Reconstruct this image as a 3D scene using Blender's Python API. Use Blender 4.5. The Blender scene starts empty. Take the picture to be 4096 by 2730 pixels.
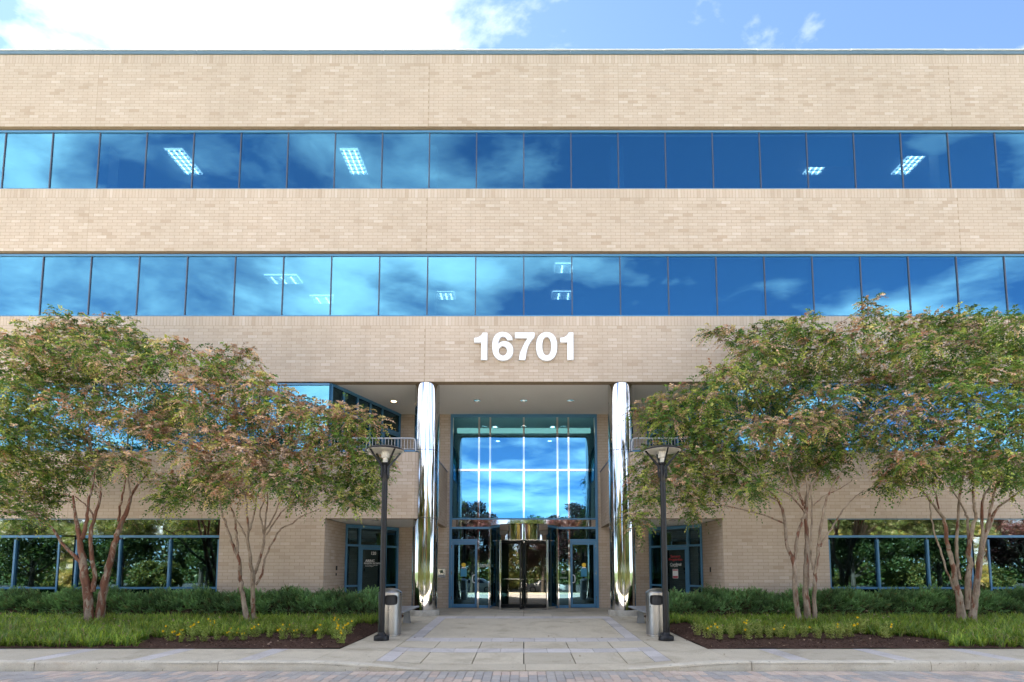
import bpy, math, random
import numpy as np
from mathutils import Vector, Matrix

# ------------------------------------------------------------------ camera, sky, sun, exposure
sc = bpy.context.scene
C = sc.collection
sc.render.engine = 'CYCLES'
sc.cycles.use_denoising = True
sc.cycles.max_bounces = 10
sc.cycles.glossy_bounces = 5
sc.cycles.transparent_max_bounces = 16
sc.cycles.sample_clamp_indirect = 8.0
sc.cycles.caustics_reflective = False
sc.cycles.caustics_refractive = False
sc.view_settings.view_transform = 'Standard'
sc.view_settings.look = 'None'
sc.view_settings.gamma = 1.0
sc.view_settings.use_curve_mapping = False
sc.view_settings.exposure = 3.4

cam = bpy.data.cameras.new('camera')
cam.lens = 36.0 * 2200 / 4096
cam.sensor_width = 36.0
cam.sensor_fit = 'HORIZONTAL'
cam.shift_x = -0.0115
cam.shift_y = 0.1783
cam.clip_start = 0.1
cam.clip_end = 3000
co = bpy.data.objects.new('camera', cam)
C.objects.link(co)
co.location = (0, 0, 1.36)
co.rotation_euler = (math.radians(90 + 4.845), 0, 0)
sc.camera = co

SUN_EL, SUN_AZ = math.radians(53), math.radians(-36)      # azimuth from +Y (behind the building), negative = to the left
SKY_STRENGTH = 0.05
sd = Vector((math.sin(SUN_AZ) * math.cos(SUN_EL), math.cos(SUN_AZ) * math.cos(SUN_EL), math.sin(SUN_EL)))
world = bpy.data.worlds.new('World')
sc.world = world
world.use_nodes = True
wn = world.node_tree
wn.nodes.clear()


def N(t, kind, **kw):
    n = t.nodes.new(kind)
    for k, v in kw.items():
        if k.startswith('i_'):
            n.inputs[k[2:].replace('_', ' ')].default_value = v
        else:
            setattr(n, k, v)
    return n


def math_(t, op, a, b=None, c=None, clamp=False):
    n = t.nodes.new('ShaderNodeMath')
    n.operation = op
    n.use_clamp = clamp
    for i, v in enumerate((a, b, c)):
        if v is None:
            continue
        if hasattr(v, 'is_linked'):
            t.links.new(v, n.inputs[i])
        else:
            n.inputs[i].default_value = v
    return n.outputs[0]


def ramp_(t, fac, stops, interp='LINEAR'):
    n = t.nodes.new('ShaderNodeValToRGB')
    n.color_ramp.interpolation = interp
    el = n.color_ramp.elements
    while len(el) < len(stops):
        el.new(0.5)
    for e, (p, c) in zip(el, stops):
        e.position = p
        e.color = (c if len(c) == 4 else (*c, 1)) if hasattr(c, '__len__') else (c, c, c, 1)
    t.links.new(fac, n.inputs[0])
    return n.outputs[0]


def mixc(t, fac, a, b, mode='MIX'):
    n = t.nodes.new('ShaderNodeMix')
    n.data_type = 'RGBA'
    n.blend_type = mode
    for i, v in ((0, fac), (6, a), (7, b)):
        if hasattr(v, 'is_linked'):
            t.links.new(v, n.inputs[i])
        elif hasattr(v, '__len__'):
            n.inputs[i].default_value = (*v, 1) if len(v) == 3 else v
        else:
            n.inputs[i].default_value = v
    return n.outputs[2]


sky = N(wn, 'ShaderNodeTexSky', sky_type='NISHITA', sun_disc=False, sun_elevation=SUN_EL,
        sun_rotation=SUN_AZ, air_density=0.5, dust_density=0.05, ozone_density=2.8, altitude=50)
tc = N(wn, 'ShaderNodeTexCoord')
sep = N(wn, 'ShaderNodeSeparateXYZ')
wn.links.new(tc.outputs['Generated'], sep.inputs[0])
zz = math_(wn, 'ADD', math_(wn, 'MAXIMUM', sep.outputs[2], 0.0), 0.16)
cmb = N(wn, 'ShaderNodeCombineXYZ')
wn.links.new(math_(wn, 'DIVIDE', sep.outputs[0], zz), cmb.inputs[0])
wn.links.new(math_(wn, 'DIVIDE', sep.outputs[1], zz), cmb.inputs[1])
mp = N(wn, 'ShaderNodeMapping')
mp.inputs['Location'].default_value = (12.53, 0.29, 0.6)
mp.inputs['Rotation'].default_value = (0, 0, 2.59)
mp.inputs['Scale'].default_value = (1.0, 1.35, 1.0)
wn.links.new(cmb.outputs[0], mp.inputs[0])
nz1 = N(wn, 'ShaderNodeTexNoise', i_Scale=2.0, i_Detail=11.0, i_Roughness=0.57, i_Distortion=0.25)
wn.links.new(mp.outputs[0], nz1.inputs['Vector'])
nz2 = N(wn, 'ShaderNodeTexNoise', i_Scale=0.6, i_Detail=3.0, i_Roughness=0.5)
wn.links.new(mp.outputs[0], nz2.inputs['Vector'])
den = math_(wn, 'ADD', math_(wn, 'MULTIPLY', nz1.outputs[0], 0.62), math_(wn, 'MULTIPLY', nz2.outputs[0], 0.38))
cov = ramp_(wn, den, [(0.435, 0.0), (0.49, 0.20), (0.55, 0.5), (0.65, 0.80)])
fade = math_(wn, 'MULTIPLY', math_(wn, 'ADD', sep.outputs[2], 0.02), 9.0, clamp=True)
cov = math_(wn, 'MULTIPLY', cov, fade)
# clouds glow towards the sun (forward scattering)
dotn = N(wn, 'ShaderNodeVectorMath', operation='DOT_PRODUCT')
wn.links.new(tc.outputs['Generated'], dotn.inputs[0])
dotn.inputs[1].default_value = sd
fwd = math_(wn, 'POWER', math_(wn, 'MAXIMUM', dotn.outputs['Value'], 0.0), 6.0)
bri = math_(wn, 'MULTIPLY_ADD', fwd, 4.0, 10.0)
cl = N(wn, 'ShaderNodeVectorMath', operation='SCALE')
cl.inputs[0].default_value = (1.0, 0.965, 0.91)
wn.links.new(bri, cl.inputs['Scale'])
colr = mixc(wn, cov, sky.outputs[0], cl.outputs[0])
bg = N(wn, 'ShaderNodeBackground', i_Strength=SKY_STRENGTH)
wn.links.new(colr, bg.inputs[0])
wo = N(wn, 'ShaderNodeOutputWorld')
wn.links.new(bg.outputs[0], wo.inputs[0])

sun = bpy.data.lights.new('sun', 'SUN')
sun.energy = 5.0
sun.angle = math.radians(0.6)
sun.color = (1.0, 0.93, 0.82)
so = bpy.data.objects.new('sun', sun)
C.objects.link(so)
so.rotation_euler = sd.to_track_quat('Z', 'Y').to_euler()
so.location = (-20, 40, 40)

random.seed(11)
rng = np.random.default_rng(11)


# ------------------------------------------------------------------ helpers
def link(o, parent=None):
    C.objects.link(o)
    if parent is not None:
        o.parent = parent
    return o


def empty(name, label, cat, loc=(0, 0, 0), rz=0, group=None):
    o = bpy.data.objects.new(name, None)
    o.empty_display_size = 0.2
    C.objects.link(o)
    o.location = loc
    o.rotation_euler = (0, 0, rz)
    return tag(o, label, cat, group)


def tag(o, label, cat, group=None):
    o['label'] = label
    o['category'] = cat
    if group:
        o['group'] = group
    return o


def struct(o):
    o['kind'] = 'structure'
    return o


def np_mesh(name, verts, faces, tone=None, col=None, smooth=False):
    """verts (n,3), faces (m,k) all the same k; tone per face, col per vertex (n,3)."""
    me = bpy.data.meshes.new(name)
    verts = np.asarray(verts, dtype=np.float32)
    faces = np.asarray(faces, dtype=np.int32)
    m, k = faces.shape
    me.vertices.add(len(verts))
    me.vertices.foreach_set('co', verts.ravel())
    me.loops.add(m * k)
    me.loops.foreach_set('vertex_index', faces.ravel())
    me.polygons.add(m)
    me.polygons.foreach_set('loop_start', np.arange(m, dtype=np.int32) * k)
    me.polygons.foreach_set('loop_total', np.full(m, k, dtype=np.int32))
    me.polygons.foreach_set('use_smooth', np.full(m, bool(smooth), dtype=bool))
    if tone is not None:
        a = me.attributes.new('tone', 'FLOAT', 'FACE')
        a.data.foreach_set('value', np.asarray(tone, dtype=np.float32))
    if col is not None:
        a = me.attributes.new('col', 'FLOAT_COLOR', 'POINT')
        c4 = np.ones((len(verts), 4), dtype=np.float32)
        c4[:, :3] = col
        a.data.foreach_set('color', c4.ravel())
    me.update(calc_edges=True)
    return me


def add_obj(name, me, mat, parent=None):
    if mat is not None and not me.materials:
        me.materials.append(mat)
    return link(bpy.data.objects.new(name, me), parent)


class MB:
    def __init__(s):
        s.v, s.f = [], []

    def quad(s, *p):
        n = len(s.v)
        s.v += [tuple(q) for q in p]
        s.f.append(tuple(range(n, n + len(p))))
        return s

    def box(s, x0, x1, y0, y1, z0, z1):
        n = len(s.v)
        s.v += [(x, y, z) for z in (z0, z1) for y in (y0, y1) for x in (x0, x1)]
        s.f += [tuple(n + i for i in q) for q in ((0, 2, 3, 1), (4, 5, 7, 6), (0, 1, 5, 4), (1, 3, 7, 5), (3, 2, 6, 7), (2, 0, 4, 6))]
        return s

    def obox(s, o, ax, ay, az, a0, a1, b0, b1, c0, c1):
        """box in a local frame: origin o, axes ax, ay, az"""
        n = len(s.v)
        o, ax, ay, az = map(Vector, (o, ax, ay, az))
        s.v += [tuple(o + ax * a + ay * b + az * c) for c in (c0, c1) for b in (b0, b1) for a in (a0, a1)]
        s.f += [tuple(n + i for i in q) for q in ((0, 2, 3, 1), (4, 5, 7, 6), (0, 1, 5, 4), (1, 3, 7, 5), (3, 2, 6, 7), (2, 0, 4, 6))]
        return s

    def tube(s, pts, rad, n=10, caps=True):
        pts = [Vector(p) for p in pts]
        if not hasattr(rad, '__len__'):
            rad = [rad] * len(pts)
        st = len(s.v)
        up = None
        for i, p in enumerate(pts):
            d = (pts[min(i + 1, len(pts) - 1)] - pts[max(i - 1, 0)])
            d = d.normalized() if d.length > 1e-9 else Vector((0, 0, 1))
            if up is None:
                up = d.orthogonal().normalized()
            else:
                up = (up - d * up.dot(d))
                up = up.normalized() if up.length > 1e-6 else d.orthogonal().normalized()
            w = d.cross(up)
            for j in range(n):
                a = 2 * math.pi * j / n
                s.v.append(tuple(p + (up * math.cos(a) + w * math.sin(a)) * rad[i]))
        for i in range(len(pts) - 1):
            for j in range(n):
                a, b = st + i * n + j, st + i * n + (j + 1) % n
                s.f.append((a, b, b + n, a + n))
        if caps:
            s.f.append(tuple(st + j for j in range(n))[::-1])
            e = st + (len(pts) - 1) * n
            s.f.append(tuple(e + j for j in range(n)))
        return s

    def lathe(s, prof, c=(0, 0, 0), n=32, a0=0.0, a1=2 * math.pi):
        st = len(s.v)
        full = abs(a1 - a0 - 2 * math.pi) < 1e-6
        m = n if full else n + 1
        for r, z in prof:
            for j in range(m):
                a = a0 + (a1 - a0) * j / n
                s.v.append((c[0] + r * math.cos(a), c[1] + r * math.sin(a), c[2] + z))
        for i in range(len(prof) - 1):
            for j in range(n):
                a, b = st + i * m + j, st + i * m + (j + 1) % m
                s.f.append((a, b, b + m, a + m))
        return s

    def prism(s, poly, z0, z1):
        n, st = len(poly), len(s.v)
        s.v += [(x, y, z0) for x, y in poly] + [(x, y, z1) for x, y in poly]
        s.f.append(tuple(st + i for i in range(n))[::-1])
        s.f.append(tuple(st + n + i for i in range(n)))
        for i in range(n):
            j = (i + 1) % n
            s.f.append((st + i, st + j, st + n + j, st + n + i))
        return s

    def build(s, name, mat, parent=None, smooth=False, bevel=0.0):
        me = bpy.data.meshes.new(name)
        me.from_pydata(s.v, [], s.f)
        me.update()
        if smooth:
            me.polygons.foreach_set('use_smooth', [True] * len(me.polygons))
            me.set_sharp_from_angle(angle=math.radians(38))
        o = add_obj(name, me, mat, parent)
        if bevel:
            b = o.modifiers.new('bevel', 'BEVEL')
            b.width = bevel
            b.segments = 2
            b.limit_method = 'ANGLE'
        return o


# ------------------------------------------------------------------ materials
MATS = {}


def newmat(name):
    m = bpy.data.materials.new(name)
    m.use_nodes = True
    t = m.node_tree
    t.nodes.clear()
    out = t.nodes.new('ShaderNodeOutputMaterial')
    MATS[name] = m
    return m, t, out


def pbr(t, out, base, rough=0.6, metal=0.0, bump=None, bdist=0.01, bstr=0.5, spec=0.5):
    p = t.nodes.new('ShaderNodeBsdfPrincipled')
    for k, v in (('Base Color', base), ('Roughness', rough), ('Metallic', metal), ('Specular IOR Level', spec)):
        if hasattr(v, 'is_linked'):
            t.links.new(v, p.inputs[k])
        else:
            p.inputs[k].default_value = (*v, 1) if hasattr(v, '__len__') else v
    if bump is not None:
        b = N(t, 'ShaderNodeBump', i_Strength=bstr, i_Distance=bdist)
        t.links.new(bump, b.inputs['Height'])
        t.links.new(b.outputs[0], p.inputs['Normal'])
    t.links.new(p.outputs[0], out.inputs[0])
    return p


def noise(t, scale, detail=4.0, rough=0.55, vec=None, dist=0.0):
    n = N(t, 'ShaderNodeTexNoise', i_Scale=scale, i_Detail=detail, i_Roughness=rough, i_Distortion=dist)
    if vec is not None:
        t.links.new(vec, n.inputs['Vector'])
    return n.outputs[0]


def objco(t, scale=(1, 1, 1)):
    g = t.nodes.new('ShaderNodeNewGeometry')
    m = N(t, 'ShaderNodeMapping')
    m.inputs['Scale'].default_value = scale
    t.links.new(g.outputs['Position'], m.inputs[0])
    return m.outputs[0]


def attr(t, name, out='Fac'):
    a = t.nodes.new('ShaderNodeAttribute')
    a.attribute_name = name
    return a.outputs[out]


def simple(name, base, rough=0.5, metal=0.0, var=0.12, vscale=3.0, spec=0.5, bscale=None, bstr=0.2, bdist=0.004):
    m, t, out = newmat(name)
    pos = objco(t)
    n = noise(t, vscale, 5.0, 0.6, pos)
    c = mixc(t, n, tuple(b * (1 - var) for b in base), tuple(min(1, b * (1 + var)) for b in base))
    bump = noise(t, bscale, 3.0, 0.6, pos) if bscale else None
    pbr(t, out, c, rough, metal, bump, bdist, bstr, spec)
    return m


def mat_brick():
    m, t, out = newmat('brick')
    pos = objco(t)
    base = ramp_(t, attr(t, 'tone'), [(0.0, (0.44, 0.345, 0.258)), (0.2, (0.475, 0.383, 0.296)), (0.5, (0.502, 0.409, 0.322)),
                                      (0.8, (0.52, 0.43, 0.343)), (1.0, (0.56, 0.475, 0.392))])
    grime = ramp_(t, noise(t, 0.33, 4.0, 0.6, pos), [(0.3, (0.93, 0.92, 0.90)), (0.7, (1.04, 1.03, 1.02))])
    base = mixc(t, 1.0, base, grime, 'MULTIPLY')
    streak = ramp_(t, noise(t, 1.0, 5.0, 0.6, objco(t, (2.6, 2.6, 0.16))), [(0.33, (0.95, 0.945, 0.935)), (0.52, (1, 1, 1))])
    base = mixc(t, 1.0, base, streak, 'MULTIPLY')
    fine = noise(t, 95.0, 3.0, 0.7, pos)
    base = mixc(t, 0.35, base, ramp_(t, fine, [(0.3, (0.72, 0.72, 0.72)), (0.7, (1.18, 1.18, 1.18))]), 'MULTIPLY')
    pbr(t, out, base, 0.85, 0, fine, 0.0006, 0.4, 0.25)


def mat_mortar():
    m, t, out = newmat('mortar')
    pos = objco(t)
    n = noise(t, 12.0, 4.0, 0.6, pos)
    pbr(t, out, ramp_(t, n, [(0.3, (0.30, 0.23, 0.155)), (0.7, (0.37, 0.29, 0.205))]), 0.95, 0, noise(t, 120, 2.0, 0.6, pos), 0.002, 0.4, 0.2)


def mat_concrete(name, a, b, warm=(0.30, 0.27, 0.22), rough=0.9, seedtone=0.10):
    m, t, out = newmat(name)
    pos = objco(t)
    oi = t.nodes.new('ShaderNodeObjectInfo')
    n1 = noise(t, 1.7, 6.0, 0.62, pos)
    n2 = noise(t, 60.0, 4.0, 0.7, pos)
    c = mixc(t, n1, a, b)
    c = mixc(t, ramp_(t, noise(t, 3.3, 5.0, 0.65, pos, 0.6), [(0.50, 0.0), (0.72, 0.45)]), c, warm)
    # exposed fine aggregate
    c = mixc(t, 0.6, c, ramp_(t, n2, [(0.33, (0.66, 0.65, 0.63)), (0.5, (1, 1, 1)), (0.68, (1.3, 1.28, 1.25))]), 'MULTIPLY')
    vo = N(t, 'ShaderNodeTexVoronoi', i_Scale=3.2)
    t.links.new(pos, vo.inputs['Vector'])
    spot = ramp_(t, vo.outputs['Distance'], [(0.045, 0.55), (0.075, 0.0)])
    c = mixc(t, spot, c, tuple(q * 0.45 for q in a))
    blot = ramp_(t, noise(t, 0.8, 6.0, 0.7, pos, 1.2), [(0.36, (0.80, 0.79, 0.77)), (0.5, (1, 1, 1))])
    c = mixc(t, 1.0, c, blot, 'MULTIPLY')
    tone = math_(t, 'MULTIPLY_ADD', oi.outputs['Random'], 2 * seedtone, 1 - seedtone)
    sc_ = N(t, 'ShaderNodeVectorMath', operation='SCALE')
    t.links.new(c, sc_.inputs[0])
    t.links.new(tone, sc_.inputs['Scale'])
    pbr(t, out, sc_.outputs[0], rough, 0, n2, 0.003, 0.4, 0.3)


def mat_kerb():
    m, t, out = newmat('kerb_concrete')
    pos = objco(t)
    n1 = noise(t, 2.2, 6.0, 0.65, pos)
    c = ramp_(t, n1, [(0.3, (0.48, 0.43, 0.34)), (0.65, (0.64, 0.59, 0.48))])
    pits = ramp_(t, noise(t, 14.0, 6.0, 0.75, pos, 0.5), [(0.30, (0.25, 0.235, 0.21)), (0.40, (1, 1, 1))])
    c = mixc(t, 1.0, c, pits, 'MULTIPLY')
    rust = ramp_(t, noise(t, 1.1, 5.0, 0.6, objco(t, (1, 1, 5)), 0.4), [(0.58, 0.0), (0.75, 0.45)])
    c = mixc(t, rust, c, (0.33, 0.21, 0.11))
    c = mixc(t, 0.5, c, ramp_(t, noise(t, 70, 3.0, 0.7, pos), [(0.3, (0.7, 0.7, 0.7)), (0.7, (1.2, 1.2, 1.2))]), 'MULTIPLY')
    pbr(t, out, c, 0.92, 0, noise(t, 22.0, 6.0, 0.75, pos), 0.012, 0.6, 0.25)


def mat_paver():
    m, t, out = newmat('paver')
    pos = objco(t)
    base = ramp_(t, attr(t, 'tone'), [(0.0, (0.36, 0.34, 0.32)), (0.2, (0.43, 0.40, 0.365)), (0.3, (0.50, 0.40, 0.335)),
                                      (0.6, (0.55, 0.44, 0.365)), (1.0, (0.60, 0.49, 0.40))])
    base = mixc(t, 0.6, base, ramp_(t, noise(t, 80, 4.0, 0.75, pos), [(0.3, (0.6, 0.6, 0.6)), (0.7, (1.3, 1.3, 1.3))]), 'MULTIPLY')
    base = mixc(t, ramp_(t, noise(t, 1.3, 5.0, 0.6, pos), [(0.45, 0.0), (0.75, 0.5)]), base, (0.30, 0.27, 0.23))
    pbr(t, out, base, 0.92, 0, noise(t, 90, 3.0, 0.7, pos), 0.003, 0.5, 0.2)


def mat_soil(name, a, b, sc1=25.0):
    m, t, out = newmat(name)
    pos = objco(t)
    n = noise(t, sc1, 8.0, 0.75, pos, 0.8)
    c = ramp_(t, n, [(0.3, a), (0.7, b)])
    pbr(t, out, c, 0.95, 0, n, 0.03, 0.9, 0.15)


def mat_bark():
    for name, lo in (('crape_bark', 0.425), ('crape_bark_red', 0.515)):
        m, t, out = newmat(name)
        pos = objco(t, (6.0, 6.0, 1.55))
        n = noise(t, 1.15, 5.0, 0.62, pos, 0.7)
        # peeled rust-red skin, pale tan plates between
        mask = ramp_(t, n, [(lo, 1.0), (lo + 0.025, 0.0)])
        tan = ramp_(t, noise(t, 7.0, 6.0, 0.7, objco(t, (1, 1, 0.45))), [(0.3, (0.11, 0.08, 0.055)), (0.5, (0.26, 0.20, 0.145)), (0.75, (0.42, 0.35, 0.27))])
        red = ramp_(t, noise(t, 14.0, 4.0, 0.6, objco(t, (1, 1, 0.3))), [(0.3, (0.10, 0.042, 0.025)), (0.7, (0.21, 0.092, 0.054))])
        c = mixc(t, mask, tan, red)
        pbr(t, out, c, 0.75, 0, math_(t, 'ADD', mask, noise(t, 30.0, 4.0, 0.6, objco(t, (1, 1, 0.2)))), 0.004, 0.7, 0.3)
    m, t, out = newmat('dark_bark')
    n = noise(t, 10.0, 5.0, 0.7, objco(t, (1, 1, 0.25)))
    pbr(t, out, ramp_(t, n, [(0.3, (0.035, 0.028, 0.022)), (0.7, (0.12, 0.10, 0.085))]), 0.9, 0, n, 0.02, 0.8, 0.2)


def mat_leaf(name, rough=0.45, trans=0.35, spec=0.35):
    m, t, out = newmat(name)
    c = attr(t, 'col', 'Color')
    p = t.nodes.new('ShaderNodeBsdfPrincipled')
    p.inputs['Roughness'].default_value = rough
    p.inputs['Specular IOR Level'].default_value = spec
    t.links.new(c, p.inputs['Base Color'])
    tr = t.nodes.new('ShaderNodeBsdfTranslucent')
    t.links.new(mixc(t, 1.0, c, (1.25, 1.2, 0.7), 'MULTIPLY'), tr.inputs[0])
    mx = t.nodes.new('ShaderNodeMixShader')
    mx.inputs[0].default_value = trans
    t.links.new(p.outputs[0], mx.inputs[1])
    t.links.new(tr.outputs[0], mx.inputs[2])
    t.links.new(mx.outputs[0], out.inputs[0])


def mat_glass(name, refl, tint, through, fac0, wav=0.0, wscale=0.6):
    """coated architectural glass: tinted mirror reflection over dark tinted transmission"""
    m, t, out = newmat(name)
    g = N(t, 'ShaderNodeBsdfGlossy', i_Roughness=0.0)
    g.inputs['Color'].default_value = (*[a * refl for a in tint], 1)
    if wav:
        b = N(t, 'ShaderNodeBump', i_Strength=wav, i_Distance=0.02)
        oi = t.nodes.new('ShaderNodeObjectInfo')
        mpn = N(t, 'ShaderNodeMapping')
        t.links.new(objco(t), mpn.inputs[0])
        t.links.new(oi.outputs['Location'], mpn.inputs['Location'])
        t.links.new(noise(t, wscale, 1.0, 0.4, mpn.outputs[0]), b.inputs['Height'])
        t.links.new(b.outputs[0], g.inputs['Normal'])
    tr = t.nodes.new('ShaderNodeBsdfTransparent')
    tr.inputs[0].default_value = (*through, 1)
    lw = N(t, 'ShaderNodeLayerWeight', i_Blend=0.5)
    fac = math_(t, 'MULTIPLY_ADD', math_(t, 'POWER', lw.outputs['Facing'], 5.0), 1 - fac0, fac0, clamp=True)
    mx = t.nodes.new('ShaderNodeMixShader')
    t.links.new(fac, mx.inputs[0])
    t.links.new(tr.outputs[0], mx.inputs[1])
    t.links.new(g.outputs[0], mx.inputs[2])
    t.links.new(mx.outputs[0], out.inputs[0])


def mat_chrome(name, rough, col, wav, wscale, stretch=(1, 1, 1)):
    m, t, out = newmat(name)
    pbr(t, out, col, rough, 1.0, noise(t, wscale, 2.0, 0.5, objco(t, stretch)) if wav else None, 0.01, wav)


def mat_emit(name, col, strength):
    m, t, out = newmat(name)
    e = N(t, 'ShaderNodeEmission', i_Strength=strength)
    e.inputs[0].default_value = (*col, 1)
    t.links.new(e.outputs[0], out.inputs[0])


def mat_brushed():
    m, t, out = newmat('brushed_steel')
    n = noise(t, 1.0, 4.0, 0.6, objco(t, (60, 60, 3)))
    sm = noise(t, 3.0, 4.0, 0.6, objco(t))
    c = mixc(t, n, (0.36, 0.357, 0.35), (0.45, 0.446, 0.44))
    pbr(t, out, mixc(t, 0.35, c, ramp_(t, sm, [(0.3, (0.75, 0.75, 0.75)), (0.7, (1.1, 1.1, 1.1))]), 'MULTIPLY'), ramp_(t, sm, [(0.3, 0.27), (0.7, 0.36)]), 1.0)


mat_brick(); mat_mortar(); mat_kerb(); mat_paver(); mat_bark(); mat_brushed()
mat_concrete('concrete', (0.45, 0.40, 0.305), (0.57, 0.51, 0.395), warm=(0.42, 0.36, 0.265))
mat_concrete('blue_slab', (0.47, 0.44, 0.42), (0.58, 0.545, 0.52), warm=(0.45, 0.425, 0.40), seedtone=0.12)
mat_concrete('base_concrete', (0.42, 0.395, 0.34), (0.54, 0.51, 0.44), warm=(0.25, 0.24, 0.21))
mat_concrete('asphalt', (0.045, 0.045, 0.047), (0.075, 0.073, 0.07), warm=(0.09, 0.085, 0.08))
mat_soil('mulch', (0.03, 0.018, 0.013), (0.13, 0.072, 0.052))
mat_soil('soil', (0.03, 0.022, 0.014), (0.085, 0.06, 0.035), 9.0)
mat_soil('turf', (0.025, 0.045, 0.012), (0.065, 0.09, 0.03), 3.0)
mat_leaf('leaf', 0.42, 0.4, 0.4); mat_leaf('juniper', 0.6, 0.3, 0.25); mat_leaf('blade', 0.42, 0.42, 0.35); mat_leaf('petal', 0.6, 0.3)
mat_leaf('chip', 0.9, 0.0, 0.15)
mat_glass('glass_blue', 1.0, (0.165, 0.455, 0.62), (0.45, 0.66, 0.76), 0.50, 0.10, 0.8)
mat_glass('glass_teal', 1.0, (0.20, 0.34, 0.40), (0.22, 0.40, 0.46), 0.42, 0.03, 0.6)
mat_glass('glass_clear', 0.95, (0.95, 0.95, 0.93), (0.72, 0.70, 0.66), 0.16)
mat_glass('glass_lobby', 0.9, (0.6, 0.9, 0.9), (0.25, 0.75, 0.78), 0.1)
mat_glass('lamp_lens', 0.8, (0.9, 0.9, 0.9), (0.88, 0.87, 0.84), 0.07)
mat_chrome('chrome', 0.035, (0.60, 0.595, 0.585), 0.10, 1.6, (1, 1, 0.6))
mat_chrome('mirror_panel', 0.03, (0.55, 0.545, 0.535), 0.10, 2.2)
mat_chrome('steel', 0.22, (0.62, 0.62, 0.62), 0, 1)
simple('blue_frame', (0.06, 0.19, 0.33), 0.38, 0.0, 0.08)
simple('mullion_dark', (0.055, 0.06, 0.085), 0.4)
simple('coping', (0.12, 0.19, 0.23), 0.4, 0.3)
simple('coping_edge', (0.75, 0.76, 0.76), 0.4)
simple('soffit', (0.84, 0.83, 0.80), 0.8, 0.0, 0.03)
simple('interior', (0.42, 0.42, 0.40), 0.8)
simple('interior_dark', (0.12, 0.12, 0.115), 0.7)
simple('ceiling_tile', (0.6, 0.6, 0.58), 0.8)
simple('blind', (0.62, 0.64, 0.62), 0.6)
simple('rail_paint', (0.42, 0.43, 0.44), 0.35, 0.3)
simple('white_paint', (0.83, 0.84, 0.86), 0.35, 0.0, 0.03)
simple('black_paint', (0.008, 0.008, 0.009), 0.38, 0.0, 0.1, spec=0.35)
simple('black_rubber', (0.02, 0.02, 0.02), 0.6)
simple('grey_metal', (0.33, 0.34, 0.36), 0.42, 0.6)
simple('porcelain', (0.75, 0.74, 0.70), 0.35)
simple('lamp_disc', (0.8, 0.79, 0.76), 0.5)
simple('yellow_print', (0.85, 0.55, 0.03), 0.5)
simple('paper', (0.78, 0.78, 0.76), 0.6)
simple('blue_print', (0.03, 0.22, 0.36), 0.5)
simple('red_print', (0.42, 0.04, 0.05), 0.5)
simple('screen', (0.05, 0.09, 0.06), 0.25)
simple('car_paint', (0.78, 0.78, 0.77), 0.2, 0.0, 0.02)
simple('car_glass', (0.015, 0.018, 0.02), 0.06)
simple('rim_metal', (0.45, 0.45, 0.46), 0.3, 0.9)
simple('red_lamp', (0.4, 0.02, 0.02), 0.25)
mat_emit('tube_light', (1.0, 1.0, 0.92), 2.6)
mat_emit('troffer_lens', (1.0, 1.0, 0.95), 0.55)
mat_emit('warm_light', (1.0, 0.62, 0.28), 3.0)
mat_emit('cove_light', (0.85, 1.0, 0.70), 0.35)
M = MATS

# ------------------------------------------------------------------ the office building
YF, YD = 16.5, 20.1          # brick face of the street front, face of the recessed entrance wall
XW = 19.7                    # half width that is built
Z_SOF1, Z_PAR, Z_SOF2 = 2.914, 4.955, 7.141
building = empty('office_building', 'tan brick office building with blue ribbon windows and recessed glazed entrance between mirror columns', 'building', (0, YF, 0))
BL = Vector((0, -YF, 0))     # children are modelled in world space and moved into the building's frame


def bpart(o):
    """parent a world-space object to the building without moving it"""
    o.parent = building
    o.location = o.location + BL
    return o


def sub(o, part):
    """parent a world-space object to a part that sits at its own location"""
    o.parent = part
    o.location = o.location - part.location - (BL * -1 if part.parent == building else Vector((0, 0, 0)))
    return o


CJ = [-13.75, -3.05, 3.05, 13.75]      # control joints in the facing brick
COURSE, BLEN, JT = 0.1016, 0.305, 0.010
WALLS = []


def rects(s0, s1, z0, z1, soldier=False, cuts=(), zbase=None):
    out = []
    ztop = z1 - (0.305 if soldier else 0.0)
    n = max(1, round((ztop - z0) / COURSE))
    c = (ztop - z0) / n
    edges = [s0] + [k for k in cuts if s0 + 0.1 < k < s1 - 0.1] + [s1]
    row0 = round((z0 - (zbase if zbase is not None else z0)) / COURSE)
    for a, b in zip(edges[:-1], edges[1:]):
        for i in range(n):
            z = z0 + i * c
            off = 0.0 if (i + row0) % 2 == 0 else BLEN / 2
            if zbase is not None and not cuts:
                off += (math.floor(a / BLEN) * BLEN - a)
            x = a + off - BLEN
            while x < b:
                l, r = max(x, a) + JT / 2, min(x + BLEN, b) - JT / 2
                if r - l > 0.025:
                    out.append((l, z + JT / 2, r - l, c - JT))
                x += BLEN
        if soldier:
            k = max(1, round((b - a) / COURSE))
            w = (b - a) / k
            for i in range(k):
                out.append((a + i * w + JT / 2, ztop + JT / 2, w - JT, 0.305 - JT))
    return out


def tones(n):
    t = np.clip(rng.normal(0.58, 0.15, n), 0, 1)
    d = rng.random(n)
    t[d < 0.09] = rng.uniform(0.0, 0.30, (d < 0.09).sum())
    t[d > 0.95] = rng.uniform(0.85, 1.0, (d > 0.95).sum())
    return t


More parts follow.
